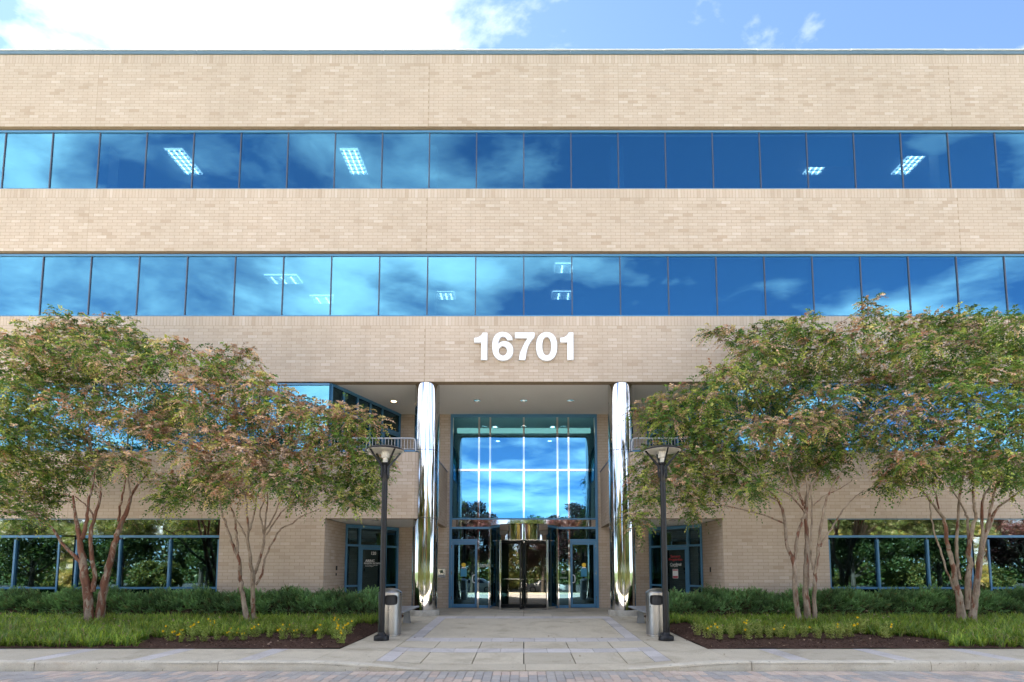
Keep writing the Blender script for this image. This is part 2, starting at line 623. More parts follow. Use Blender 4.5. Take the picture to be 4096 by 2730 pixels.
def brick_mesh(name, rc, o, u, nrm, tn, depth=0.05):
    rc = np.array(rc)
    k = len(rc)
    o, u, nrm = np.array(o, float), np.array(u, float), np.array(nrm, float)
    pr = rng.uniform(0.0, 0.0010, k)
    V = np.zeros((k, 8, 3))
    for i, (du, dz, dn) in enumerate([(0, 0, 0), (1, 0, 0), (1, 1, 0), (0, 1, 0), (0, 0, 1), (1, 0, 1), (1, 1, 1), (0, 1, 1)]):
        s = rc[:, 0] + du * rc[:, 2]
        z = rc[:, 1] + dz * rc[:, 3]
        V[:, i] = o + s[:, None] * u + (pr - dn * depth)[:, None] * nrm
        V[:, i, 2] += z
    F = np.array([(0, 1, 2, 3), (1, 0, 4, 5), (2, 1, 5, 6), (3, 2, 6, 7), (0, 3, 7, 4)])
    if np.cross(u, (0, 0, 1)).dot(nrm) < 0:
        F = F[:, ::-1]
    faces = (np.arange(k)[:, None, None] * 8 + F[None]).reshape(-1, 4)
    return np_mesh(name, V.reshape(-1, 3), faces, tone=np.repeat(tn, 5))


def wall(rc, o, u, nrm, mortar, front=False, name='brick_wall'):
    mb = MB()
    for m in mortar:
        mb.obox(o, u, nrm, (0, 0, 1), m[0], m[1], -m[4] if len(m) > 4 else -0.30, -0.0022, m[2], m[3])
    w = bpart(mb.build(name, M['mortar']))
    WALLS.append(dict(part=w, rc=rc, tn=tones(len(rc)), o=o, u=u, n=nrm, front=front))
    return w


FO, FU, FN = (0, YF, 0), (1, 0, 0), (0, -1, 0)
# three full-width bands of the street front
for z0, z1 in ((15.54, 18.03), (11.353, 13.428), (Z_SOF2, 9.231)):
    wall(rects(-XW, XW, z0, z1, True, CJ), FO, FU, FN, [(-XW, XW, z0 + 0.002, z1)], True)
# first-floor spandrel and ground-floor pier, both sides
for s in (-1, 1):
    a, b = (-XW, -3.3) if s < 0 else (3.3, XW)
    pa, pb = (-9.15, -5.985) if s < 0 else (5.985, 9.15)
    zb = Z_SOF1 - 28 * COURSE
    rc = rects(a, b, Z_SOF1, Z_PAR, True, CJ) + rects(pa, pb, zb, Z_SOF1, False, (), Z_SOF1)
    wall(rc, FO, FU, FN, [(a, b, Z_SOF1 + 0.002, Z_PAR - 0.002, 0.28), (pa, pb, 0.0, Z_SOF1 + 0.001, 0.27)], True)
    # return of the pier into the alcove
    wall(rects(0.0, 2.0, zb, Z_SOF1), (s * 5.985, YF + 0.002, 0), (0, 1, 0), (-s, 0, 0), [(0.05, 2.0, 0.0, Z_SOF1 - 0.002, 0.20)])
    # wall beside the entrance, ground to the high soffit
    a, b = sorted((s * 4.62, s * 2.72))
    wall(rects(a, b, 0.0, Z_SOF2), (0, YD, 0), FU, FN, [(a, b, 0.0, Z_SOF2 + 0.05, 0.25)])
    # terrace parapet turning in beside the column
    wall(rects(0.5, YD - YF - 0.002, Z_SOF1, Z_PAR, True), (s * 2.82, YF, 0), (0, 1, 0), (-s, 0, 0), [(0.5, YD - YF - 0.004, Z_SOF1 + 0.003, Z_PAR - 0.003, 0.22)])
    L = math.hypot(0.48, 0.5)
    wall(rects(0.0, L, Z_SOF1, Z_PAR, True), (s * 3.3, YF, 0), (-s * 0.48 / L, 0.5 / L, 0), (-s * 0.5 / L, -0.48 / L, 0),
         [(0.01, L, Z_SOF1 + 0.004, Z_PAR - 0.004, 0.2)])

# the 300 bricks of the street front that show largest are objects of their own, the rest one piece per wall
cand = []
for wi, w in enumerate(WALLS):
    if w['front']:
        for i, (s, z, a, h) in enumerate(w['rc']):
            if a > 0.29 and z > 0.75:
                cand.append((math.dist((s + a / 2, YF, z), (0, 0, 1.36)), wi, i))
cand.sort()
single = {}
for d, wi, i in cand[:300]:
    single.setdefault(wi, set()).add(i)
bcache = {}
for wi, w in enumerate(WALLS):
    keep = single.get(wi, set())
    idx = [i for i in range(len(w['rc'])) if i not in keep]
    me = brick_mesh('bricks', [w['rc'][i] for i in idx], w['o'], w['u'], w['n'], w['tn'][idx])
    o = add_obj('bricks', me, M['brick'])
    o['kind'] = 'stuff'
    sub(o, w['part'])
    for i in sorted(keep):
        s, z, a, h = w['rc'][i]
        bk = (round(a, 3), round(h, 4), int(w['tn'][i] * 9.99))
        if bk not in bcache:
            bcache[bk] = brick_mesh('brick', [(-a / 2, -h / 2, a, h)], (0, 0, 0), FU, FN, np.array([bk[2] / 10 + 0.05]))
            bcache[bk].materials.append(M['brick'])
        bo = bpy.data.objects.new('brick', bcache[bk])
        C.objects.link(bo)
        bo.location = (s + a / 2, YF, z + h / 2)
        sub(bo, w['part'])


# ---- ribbon windows
def boxmesh(name, x, y, z, mat):
    me = bpy.data.meshes.new(name)
    b = MB().box(-x / 2, x / 2, -y / 2, y / 2, -z / 2, z / 2)
    me.from_pydata(b.v, [], b.f)
    me.update()
    me.materials.append(mat)
    return me


def place(name, me, loc, part, rot=(0, 0, 0)):
    o = bpy.data.objects.new(name, me)
    C.objects.link(o)
    o.location = loc
    o.rotation_euler = rot
    return sub(o, part)


def ribbon(edges, z0, z1, y=YF + 0.10, glass='glass_blue', blinds=0.0, head=0.06, sill=0.045):
    x0, x1 = edges[0], edges[-1]
    fb = MB()
    fb.box(x0, x1, y - 0.035, y + 0.08, z1 - 0.004, z1 + head)
    fb.box(x0, x1, y - 0.06, y + 0.08, z0 - sill, z0 + 0.004)
    f = bpart(fb.build('window_band', M['blue_frame']))
    mm = boxmesh('mullion', 0.032, 0.07, z1 - z0 - 0.012, M['mullion_dark'])
    pm = {}
    for i in range(len(edges) - 1):
        w = round(edges[i + 1] - edges[i], 4)
        if w not in pm:
            pm[w] = boxmesh('pane', w - 0.03, 0.012, z1 - z0 - 0.01, M[glass])
        place('pane', pm[w], ((edges[i] + edges[i + 1]) / 2, y, (z0 + z1) / 2), f,
              (random.uniform(-0.004, 0.004), 0, random.uniform(-0.006, 0.006)))
        if i:
            place('mullion', mm, (edges[i], y + 0.008, (z0 + z1) / 2), f)
        if random.random() < blinds:
            h = (z1 - z0) * random.choice((1.0, 1.0, 0.55, 0.35))
            place('blind', boxmesh('blind', w - 0.08, 0.03, h - 0.06, M['blind']), ((edges[i] + edges[i + 1]) / 2, y + 0.16, z1 - h / 2), f)
    return f


PIT = 1.515
full = [i * PIT for i in range(-13, 14)]
ribbon(full, 13.47, 15.403, blinds=0.12)
ribbon(full, 9.28, 11.234, blinds=0.7)
for s in (-1, 1):
    e = [-XW] + [x for x in full if -XW < x < -6.2] + [-5.99]
    if s > 0:
        e = [-x for x in e][::-1]
    ribbon(e, 5.0, 7.05, y=YF + 0.07, blinds=0.3)
    # ground-floor window: polished panel above, two tiers of glass, a polished pier on the column line
    e = [9.15, 10.65, 12.15, 13.47], [13.95, 15.3, 16.8, 18.3, XW]
    for k, ed in enumerate(e):
        ed = [s * x for x in ed][::s]
        f = ribbon(ed, 0.855, 2.345, y=YF + 0.10, glass='glass_teal', head=0.065, sill=0.055)
        lo = boxmesh('lower_pane', 1, 0.012, 0.66, M['glass_teal'])
        for a, b in zip(ed[:-1], ed[1:]):
            o = place('lower_pane', lo, ((a + b) / 2, YF + 0.10, 0.465), f)
            o.scale.x = abs(b - a) - 0.05
        for x in ed:
            w = 0.055
            xx = min(max(x, min(ed) + w / 2), max(ed) - w / 2)
            sub(MB().box(xx - w / 2, xx + w / 2, YF + 0.03, YF + 0.17, 0.1, 2.28).build('window_post', M['blue_frame']), f)
    a, b = sorted((s * 9.15, s * XW))
    nseg = 6
    cap = bpart(MB().box(a, b, YF + 0.03, YF + 0.28, 2.885, 2.913).build('lintel', M['coping']))
    for i in range(nseg):
        w = (b - a) / nseg
        o = MB().box(-w / 2 + 0.002, w / 2 - 0.002, -0.02, 0.02, -0.237, 0.237).build('polished_panel', M['mirror_panel'])
        o.location = (a + (i + 0.5) * w, YF + 0.09, 2.648)
        o.rotation_euler = (random.uniform(0.0, 0.05), 0, random.uniform(-0.01, 0.01))
        sub(o, cap)
    p = MB()
    p.box(s * 13.71 - 0.20, s * 13.71 + 0.20, YF + 0.02, YF + 0.30, 0.0, 2.36)
    bpart(p.build('polished_pier', M['mirror_panel']))

# roof edge, shell, storeys
cb = None
for i in range(13):
    x0, x1 = -XW + i * 2 * XW / 13 + 0.003, -XW + (i + 1) * 2 * XW / 13 - 0.003
    dz = random.uniform(-0.004, 0.004)
    o = MB().box(x0, x1, YF - 0.03 - abs(dz), YF + 0.4, 18.034 + dz, 18.15 + dz).build('coping' if cb is None else 'coping_length', M['coping'])
    cb = bpart(o) if cb is None else (sub(o, cb), cb)[1]
    sub(MB().box(x0, x1, YF - 0.06, YF + 0.42, 18.156 + dz, 18.174 + dz).build('coping_trim', M['coping_edge']), cb)
shell = MB()
shell.box(-XW, XW, YF + 0.35, 46, 17.5, 17.75)
for s in (-1, 1):
    a, b = sorted((s * XW, s * (XW - 0.3)))
    shell.box(a - 0.001, b + 0.001, YF + 0.33, 46, 0, 17.49)
for x0, x1, z0, z1 in ((-XW + 0.32, -1.9, 0, 17.49), (1.9, XW - 0.32, 0, 17.49), (-1.899, 1.899, 0, 3.2), (-1.899, 1.899, 4.6, 17.49)):
    shell.box(x0, x1, 45.7, 46, z0, z1)
bpart(shell.build('shell', M['mortar']))
inner = MB()
for zf, zc in ((13.2, 15.47), (9.0, 11.30), (4.7, 7.12)):
    inner.box(-XW + 0.35, XW - 0.35, (16.85 if zf > 8 else 20.4), 27, zf - 0.3, zf)
inner.box(-XW + 0.35, XW - 0.35, 27.02, 27.2, 9.0, 17.4)
for s in (-1, 1):
    a, b = sorted((s * 3.6, s * (XW - 0.35)))
    inner.box(a, b, 24, 24.2, 0.0, 9.0)
    a, b = sorted((s * 4.7, s * (XW - 0.35)))
    inner.box(a, b, 20.5, 24, 2.95, 3.2)
    a, b = sorted((s * 9.3, s * (XW - 0.35)))
    inner.box(a, b, 16.95, 20.5, 2.95, 3.2)
    inner.box(a, b, 16.95, 24, -0.1, 0.02)
bpart(inner.build('interior_wall', M['interior']))
ceil = MB()
for zc in (15.46, 11.29):
    ceil.box(-XW + 0.4, XW - 0.4, 16.82, 26.9, zc, zc + 0.06)
for s in (-1, 1):
    a, b = sorted((s * 6.1, s * (XW - 0.4)))
    ceil.box(a, b, 16.82, 20.4, 7.08, 7.13)
bpart(ceil.build('ceiling', M['ceiling_tile']))
for x in (-13.75, -3.05, 3.05, 13.75):
    for z0, z1 in ((13.21, 15.2), (9.01, 11.05)):
        bpart(MB().box(x - 0.21, x + 0.21, 16.88, 17.3, z0, z1).build('interior_column', M['blind']))


def troffer(x, y, z, label, grp, rz=0.0, wx=0.6, wy=1.2):
    t = empty('ceiling_light', label, 'ceiling light', (x, y, z), rz, grp)
    MB().box(-wx / 2, wx / 2, -wy / 2, wy / 2, -0.02, 0.0).build('housing', M['troffer_lens'], t)
    for k in (-1, 0, 1):
        MB().tube([(k * wx * 0.3, -wy / 2 + 0.05, -0.045), (k * wx * 0.3, wy / 2 - 0.05, -0.045)], 0.02, 8).build('tube', M['tube_light'], t)
    lou = MB()
    for k in range(7):
        y0 = -wy / 2 + wy * (k + 0.5) / 7
        lou.box(-wx / 2, wx / 2, y0 - 0.012, y0 + 0.012, -0.07, -0.021)
    lou.build('louvre', M['ceiling_tile'], t)


for x, y, l in ((-11.75, 17.9, 'rust-red trunks'), (-5.87, 17.9, 'slender tan stems'), (10.25, 17.9, 'three mottled pale trunks'), (13.4, 17.9, 'greenest crown')):
    troffer(x, y, 15.45, 'fluorescent ceiling light behind the top ribbon window above the tree with ' + l, 'top-floor ceiling lights')
for x, y, w, l in ((-2.64, 17.3, 0.6, 'close to the glass above the column on the 120 door side'), (-2.8, 19.1, 0.6, 'deep in the room above the column on the 120 door side'),
                   (1.6, 17.3, 1.15, 'close to the glass above the last digit of the number'), (1.6, 19.1, 1.15, 'deep in the room above the last digit of the number'),
                   (3.66, 17.3, 0.7, 'close to the glass above the column on the notice door side'), (3.8, 19.1, 0.5, 'deep in the room above the column on the notice door side'),
                   (-0.7, 17.36, 1.0, 'close to the glass above the digit 6'), (-8.2, 18.0, 1.1, 'close to the glass above the slender-stemmed tree'), (-7.2, 19.4, 1.1, 'deep in the room above the slender-stemmed tree')):
    troffer(x, y, 11.28, 'ceiling light ' + l, 'lights behind the window above the number', 0, w, 0.55)

# ---- soffits, terraces, mirror columns
sf = MB().box(-6.05, 6.05, YF + 0.30, YD + 0.3, Z_SOF2 + 0.012, Z_SOF2 + 0.2)
soffit = bpart(sf.build('soffit', M['soffit']))


def downlight(x, y, z, parent, lit):
    mat = M['warm_light'] if lit else M['steel']
    r = MB().lathe([(0.10, 0.0), (0.115, -0.012), (0.09, -0.014), (0.085, 0.004)], (0, 0, 0), 20).build('downlight', M['steel'], smooth=True)
    r.location = (x, y, z)
    sub(r, parent)
    b = MB().lathe([(0.0, 0.0), (0.084, 0.0), (0.084, 0.003)], (0, 0, 0), 16).build('downlight', mat)
    b.location = (x, y, z - 0.004)
    sub(b, parent)


for x in (-1.6, 0, 1.6):
    downlight(x, 18.4, Z_SOF2 + 0.011, soffit, False)
downlight(-4.47, 18.49, Z_SOF2 + 0.011, soffit, True)
downlight(4.47, 18.49, Z_SOF2 + 0.011, soffit, False)

for s in (-1, 1):
    poly = [(s * 3.0, YF + 0.3), (s * 5.97, YF + 0.3), (s * 5.97, 18.44), (s * 4.62, YD - 0.02), (s * 3.03, YD - 0.02), (s * 3.03, 17.2)]
    if s > 0:
        poly = poly[::-1]
    sl = bpart(MB().prism(poly, Z_SOF1 + 0.010, 3.2).build('terrace_slab', M['soffit']))
    downlight(s * 4.66, 17.2, Z_SOF1 + 0.009, sl, False)
    fl = bpart(MB().box(min(s * 3.05, s * 5.95), max(s * 3.05, s * 5.95), YF + 0.31, YD - 0.02, 3.21, 4.78).build('terrace_floor', M['concrete']))
    # blue sill on the parapet and the rail
    bpart(MB().box(min(s * 3.32, s * 5.97), max(s * 3.32, s * 5.97), YF - 0.015, YF + 0.27, Z_PAR + 0.002, Z_PAR + 0.045).build('parapet_cap', M['blue_frame']))
    bpart(MB().box(min(s * 2.80, s * 3.04), max(s * 2.80, s * 3.04), YF + 0.5, YD - 0.03, Z_PAR + 0.002, Z_PAR + 0.03).build('parapet_cap', M['mullion_dark']))
    xa, xb = s * 5.95, s * 3.32
    yr = YF + 0.10
    rail = bpart(MB().tube([(xa, yr, 5.395), (xb + s * 0.10, yr, 5.395), (xb + s * 0.03, yr, 5.37), (xb, yr, 5.28), (xb - s * 0.01, yr, 5.0)], 0.024, 10).build('railing', M['rail_paint'], smooth=True))
    sub(MB().tube([(xa, yr, 5.06), (xb, yr, 5.06)], 0.013, 8).build('bottom_rail', M['rail_paint']), rail)
    n = 27
    bal = boxmesh('baluster', 0.011, 0.011, 0.32, M['rail_paint'])
    for i in range(n):
        place('baluster', bal, (xa + (xb - xa) * (i + 0.5) / n, yr, 5.222), rail)

    # polished column on a round concrete foot
    cx, cy, R = s * 3.03, 16.9, 0.382
    secs = [(0.13, 2.93), (2.945, 5.03), (5.045, 7.150)]
    col = None
    for z0, z1 in secs:
        o = MB().lathe([(R, z0), (R, z1)], (cx, cy, 0), 72).build('column' if col is None else 'column_section', M['chrome'], smooth=True)
        col = bpart(o) if col is None else (sub(o, col), col)[1]
    sub(MB().lathe([(R - 0.012, 2.9), (R - 0.012, 5.06)], (cx, cy, 0), 48).build('column_seam', M['mullion_dark']), col)
    nf = 5
    for k in range(nf):
        a0 = 2 * math.pi * k / nf + 0.35
        o = MB().lathe([(R + 0.01, 0.165), (0.44, 0.165), (0.462, 0.15), (0.465, -0.12)], (cx, cy, 0), 14, a0 + 0.008, a0 + 2 * math.pi / nf - 0.008).build('column_foot', M['base_concrete'], smooth=True)
        sub(o, col)


# ---- slanted glazing: the terrace (first floor) and the alcove (ground floor)
def text(s, size, mat, bold=0.0, ext=0.0015):
    cu = bpy.data.curves.new('lettering', 'FONT')
    cu.body = s
    cu.size = size
    cu.align_x = 'CENTER'
    cu.align_y = 'CENTER'
    cu.extrude = ext
    cu.offset = bold
    cu.resolution_u = 3
    ob = bpy.data.objects.new('tmp', cu)
    C.objects.link(ob)
    dg = bpy.context.evaluated_depsgraph_get()
    me = bpy.data.meshes.new_from_object(ob.evaluated_get(dg))
    bpy.data.objects.remove(ob)
    me.materials.clear()
    me.materials.append(M[mat])
    return me


class Slant:
    """local frame of a glazed screen: a runs along it, n points out"""

    def __init__(s, p0, p1):
        s.o = Vector((*p0, 0))
        d = Vector((*p1, 0)) - s.o
        s.L = d.length
        s.a = d.normalized()
        s.n = Vector((s.a.y, -s.a.x, 0))
        if s.n.y > 0:
            s.n = -s.n
        s.rz = math.atan2(s.a.y, s.a.x)

    def box(s, mb, a0, a1, n0, n1, z0, z1):
        mb.obox(s.o, s.a, s.n, (0, 0, 1), a0, a1, n0, n1, z0, z1)
        return mb

    def bar(s, name, a0, a1, z0, z1, n0=-0.06, n1=0.05, mat='blue_frame'):
        return s.box(MB(), a0, a1, n0, n1, z0, z1).build(name, M[mat])

    def pt(s, a, n, z):
        return s.o + s.a * a + s.n * n + Vector((0, 0, z))


def letters(sl, part, txt, size, a, z, mat='paper', bold=0.0, n=0.012):
    o = bpy.data.objects.new('lettering', text(txt, size, mat, bold))
    C.objects.link(o)
    o.location = sl.pt(a, n, z)
    ax = sl.a if sl.a.x > 0 else -sl.a
    o.rotation_euler = Matrix((ax, (0, 0, 1), ax.cross(Vector((0, 0, 1))))).transposed().to_euler()
    return sub(o, part)


def pane_in(sl, part, a0, a1, z0, z1, glass, n=0.0):
    return sub(sl.box(MB(), a0, a1, n - 0.006, n + 0.006, z0, z1).build('pane', M[glass]), part)


for s in (-1, 1):
    # first floor, slanting from the street front back to the entrance wall
    sl = Slant((s * 5.99, YF + 0.14), (s * 4.60, YD - 0.02))
    head = bpart(sl.bar('terrace_glazing', 0, sl.L, 7.06, 7.15))
    z0 = 4.80
    ts = [0, 0.16, 0.34, 0.52, 0.70, 0.985]
    for i, t in enumerate(ts):
        x = min(max(t * sl.L, 0.03), sl.L - 0.03)
        sub(sl.bar('mullion', x - 0.028, x + 0.028, z0, 7.058), head)
        if i:
            w0 = ts[i - 1] * sl.L + 0.03
            pane_in(sl, head, w0, x - 0.03, 6.42, 7.058, 'glass_teal')
            sub(sl.bar('transom', w0, x - 0.03, 6.36, 6.418), head)
            pane_in(sl, head, w0, x - 0.03, z0, 6.358, 'glass_teal')
    d0, d1 = ts[4] * sl.L + 0.03, ts[5] * sl.L - 0.08
    door = sub(sl.box(sl.box(sl.box(MB(), d0, d0 + 0.09, 0.01, 0.06, 4.82, 6.35), d1 - 0.09, d1, 0.01, 0.06, 4.82, 6.35), d0 + 0.091, d1 - 0.091, 0.01, 0.06, 6.25, 6.35).build('terrace_door', M['blue_frame']), head)

    # ground floor alcove
    sl = Slant((s * 6.0, 18.44), (s * 4.60, YD - 0.01))
    head = bpart(sl.bar('alcove_glazing', 0, sl.L, 2.80, 2.905))
    ts = [0.0, 0.255, 0.745, 1.0]
    for t in ts:
        x = min(max(t * sl.L, 0.035), sl.L - 0.035)
        sub(sl.bar('mullion', x - 0.035, x + 0.035, 0.0, 2.798), head)
    sub(sl.bar('transom', 0.072, ts[1] * sl.L - 0.037, 2.17, 2.235), head)
    sub(sl.bar('transom', ts[1] * sl.L + 0.037, ts[2] * sl.L - 0.037, 2.17, 2.235), head)
    sub(sl.bar('transom', ts[2] * sl.L + 0.037, sl.L - 0.072, 2.17, 2.235), head)
    pane_in(sl, head, 0.06, sl.L - 0.06, 2.24, 2.796, 'glass_teal', -0.03)
    for a0, a1 in ((0.072, ts[1] * sl.L - 0.037), (ts[2] * sl.L + 0.037, sl.L - 0.072)):
        sub(sl.bar('rail', a0, a1, 0.80, 0.86), head)
        pane_in(sl, head, a0, a1, 0.862, 2.168, 'glass_teal')
        pane_in(sl, head, a0, a1, 0.02, 0.798, 'glass_teal')
    d0, d1 = ts[1] * sl.L + 0.045, ts[2] * sl.L - 0.045
    mb = MB()
    sl.box(mb, d0, d0 + 0.075, -0.01, 0.04, 0.02, 2.16)
    sl.box(mb, d1 - 0.075, d1, -0.01, 0.04, 0.02, 2.16)
    sl.box(mb, d0 + 0.076, d1 - 0.076, -0.01, 0.04, 2.07, 2.16)
    sl.box(mb, d0 + 0.076, d1 - 0.076, -0.01, 0.04, 0.02, 0.25)
    door = bpart(mb.build('door', M['blue_frame']))
    pane_in(sl, door, d0 + 0.07, d1 - 0.07, 0.24, 2.08, 'glass_teal', 0.01)
    ha = d1 - 0.04
    sub(MB().tube([sl.pt(ha, 0.04, 1.22), sl.pt(ha, 0.10, 1.22), sl.pt(ha, 0.105, 1.15), sl.pt(ha, 0.105, 0.92), sl.pt(ha, 0.10, 0.87), sl.pt(ha, 0.04, 0.87)], 0.014, 8).build('handle', M['white_paint'], smooth=True), door)
    mid = (d0 + d1) / 2
    if s < 0:
        letters(sl, door, '120', 0.15, mid + 0.03, 1.945, bold=0.003, n=0.022)
        letters(sl, door, 'ARINC', 0.125, mid - 0.10, 1.68, bold=0.004, n=0.022)
        letters(sl, door, 'INDUSTRY ACTIVITIES', 0.072, mid + 0.02, 1.595, bold=0.0015, n=0.022)
        letters(sl, door, 'An SAE Industry Technologies', 0.042, mid - 0.03, 1.535, n=0.022)
        letters(sl, door, 'Consortia Program', 0.042, mid - 0.12, 1.495, n=0.022)
    else:
        letters(sl, door, 'Samson', 0.13, mid - 0.02, 1.84, 'red_print', 0.002, n=0.022)
        letters(sl, door, 'Properties', 0.13, mid - 0.02, 1.73, 'red_print', 0.002, n=0.022)
        letters(sl, door, 'Cardinal', 0.135, mid - 0.02, 1.56, 'paper', 0.001, n=0.022)
        letters(sl, door, 'TITLE GROUP', 0.05, mid + 0.05, 1.49, 'paper', n=0.022)
        pp = sub(sl.box(MB(), mid - 0.11, mid + 0.11, 0.018, 0.021, 1.08, 1.40).build('paper_notice', M['paper']), door)
        sub(sl.box(MB(), mid - 0.10, mid + 0.10, 0.0213, 0.0225, 1.345, 1.385).build('paper_notice', M['red_print']), door)
        sub(sl.box(MB(), mid - 0.10, mid + 0.10, 0.0213, 0.0225, 1.09, 1.16).build('paper_notice', M['red_print']), door)
    # things on the side wall of the alcove
    if s < 0:
        for y, z0, z1, w in ((17.60, 1.36, 1.50, 0.09), (17.58, 1.19, 1.27, 0.05)):
            tag(MB().box(-5.983, -5.955, y - w / 2, y + w / 2, z0, z1).build('card_reader', M['black_paint'], bevel=0.006),
                ('black card reader' if w > 0.06 else 'small black switch below the card reader') + ' on the brick beside the door numbered 120', 'card reader', 'card readers')
    else:
        tag(MB().box(5.955, 5.983, 17.62, 17.69, 1.30, 1.46).build('card_reader', M['black_paint'], bevel=0.006),
            'black card reader on the brick beside the door with the paper notice', 'card reader', 'card readers')

# room behind the alcove doors, and the lobby
for s in (-1, 1):
    back = MB()
    a, b = sorted((s * 3.3, s * 9.2))
    back.box(a, b, 22.6, 22.75, 0, 2.9)
    back.box(a, b, 20.4, 22.61, -0.02, 0.0)
    bpart(back.build('office_wall', M['interior_dark']))
lob = MB()
lob.box(-3.5, 3.5, YD + 0.15, 33, -0.05, 0.001)
lob.box(-3.55, -3.4, YD + 0.3, 33, 0.002, 7.3)
lob.box(3.4, 3.55, YD + 0.3, 33, 0.002, 7.3)
lob.box(-3.39, -1.9, 32.8, 33, 0.002, 7.3)
lob.box(1.9, 3.39, 32.8, 33, 0.002, 7.3)
lob.box(-1.9, 1.9, 32.8, 33, 4.6, 7.3)
lob.box(-1.9, 1.9, 32.8, 33, 0.002, 3.2)
bpart(lob.build('lobby_wall', M['interior_dark']))
lc = bpart(MB().box(-3.4, 3.4, YD + 0.2, 33, 7.31, 7.4).build('lobby_ceiling', M['soffit']))
for x in (-1.25, 0.0, 1.25):
    sub(MB().box(x - 0.6, x + 0.6, 32.9, 32.92, 3.22, 4.58).build('lobby_window', M['glass_lobby']), lc)
for x, y in ((-1.2, 22.5), (1.2, 22.5), (-1.2, 25), (1.2, 25)):
    sub(MB().lathe([(0, 0), (0.09, 0), (0.09, 0.004)], (x, y, 7.30), 16).build('lobby_lamp', M['tube_light']), lc)
sub(MB().box(-2.62, 2.62, 21.2, 21.32, 6.74, 6.92).build('cove_light', M['cove_light']), lc)

# ------------------------------------------------------------------ entrance screen and revolving door
es = Slant((-2.72, YD), (2.72, YD))
X0 = 2.72
top = bpart(es.bar('entrance_screen', 0, es.L, 7.03, 7.15))
for s in (-1, 1):
    a = X0 + s * 2.675
    sub(es.bar('jamb', a - 0.045, a + 0.045, 0.0, 7.028), top)
sub(es.bar('rail', 0.092, es.L - 0.092, 3.206, 3.262), top)
sub(es.bar('polished_fascia', 0.092, es.L - 0.092, 2.942, 3.204, -0.05, 0.035, 'mirror_panel'), top)
for a0, a1 in ((0.092, X0 - 1.20), (X0 + 1.20, es.L - 0.092)):
    sub(es.bar('rail', a0, a1, 2.866, 2.940), top)
vx = [-2.63, -1.655, -1.245, 0.0, 1.245, 1.655, 2.63]
for x in vx[1:-1]:
    sub(es.bar('mullion', X0 + x - 0.033, X0 + x + 0.033, 3.264, 7.028, -0.05, 0.055, 'chrome'), top)
for a, b in zip(vx[:-1], vx[1:]):
    sub(es.bar('transom', X0 + a + 0.034, X0 + b - 0.034, 5.007, 5.082, -0.05, 0.045, 'chrome'), top)
    pane_in(es, top, X0 + a + 0.02, X0 + b - 0.02, 5.07, 7.03, 'glass_blue')
    pane_in(es, top, X0 + a + 0.02, X0 + b - 0.02, 3.26, 5.02, 'glass_blue')
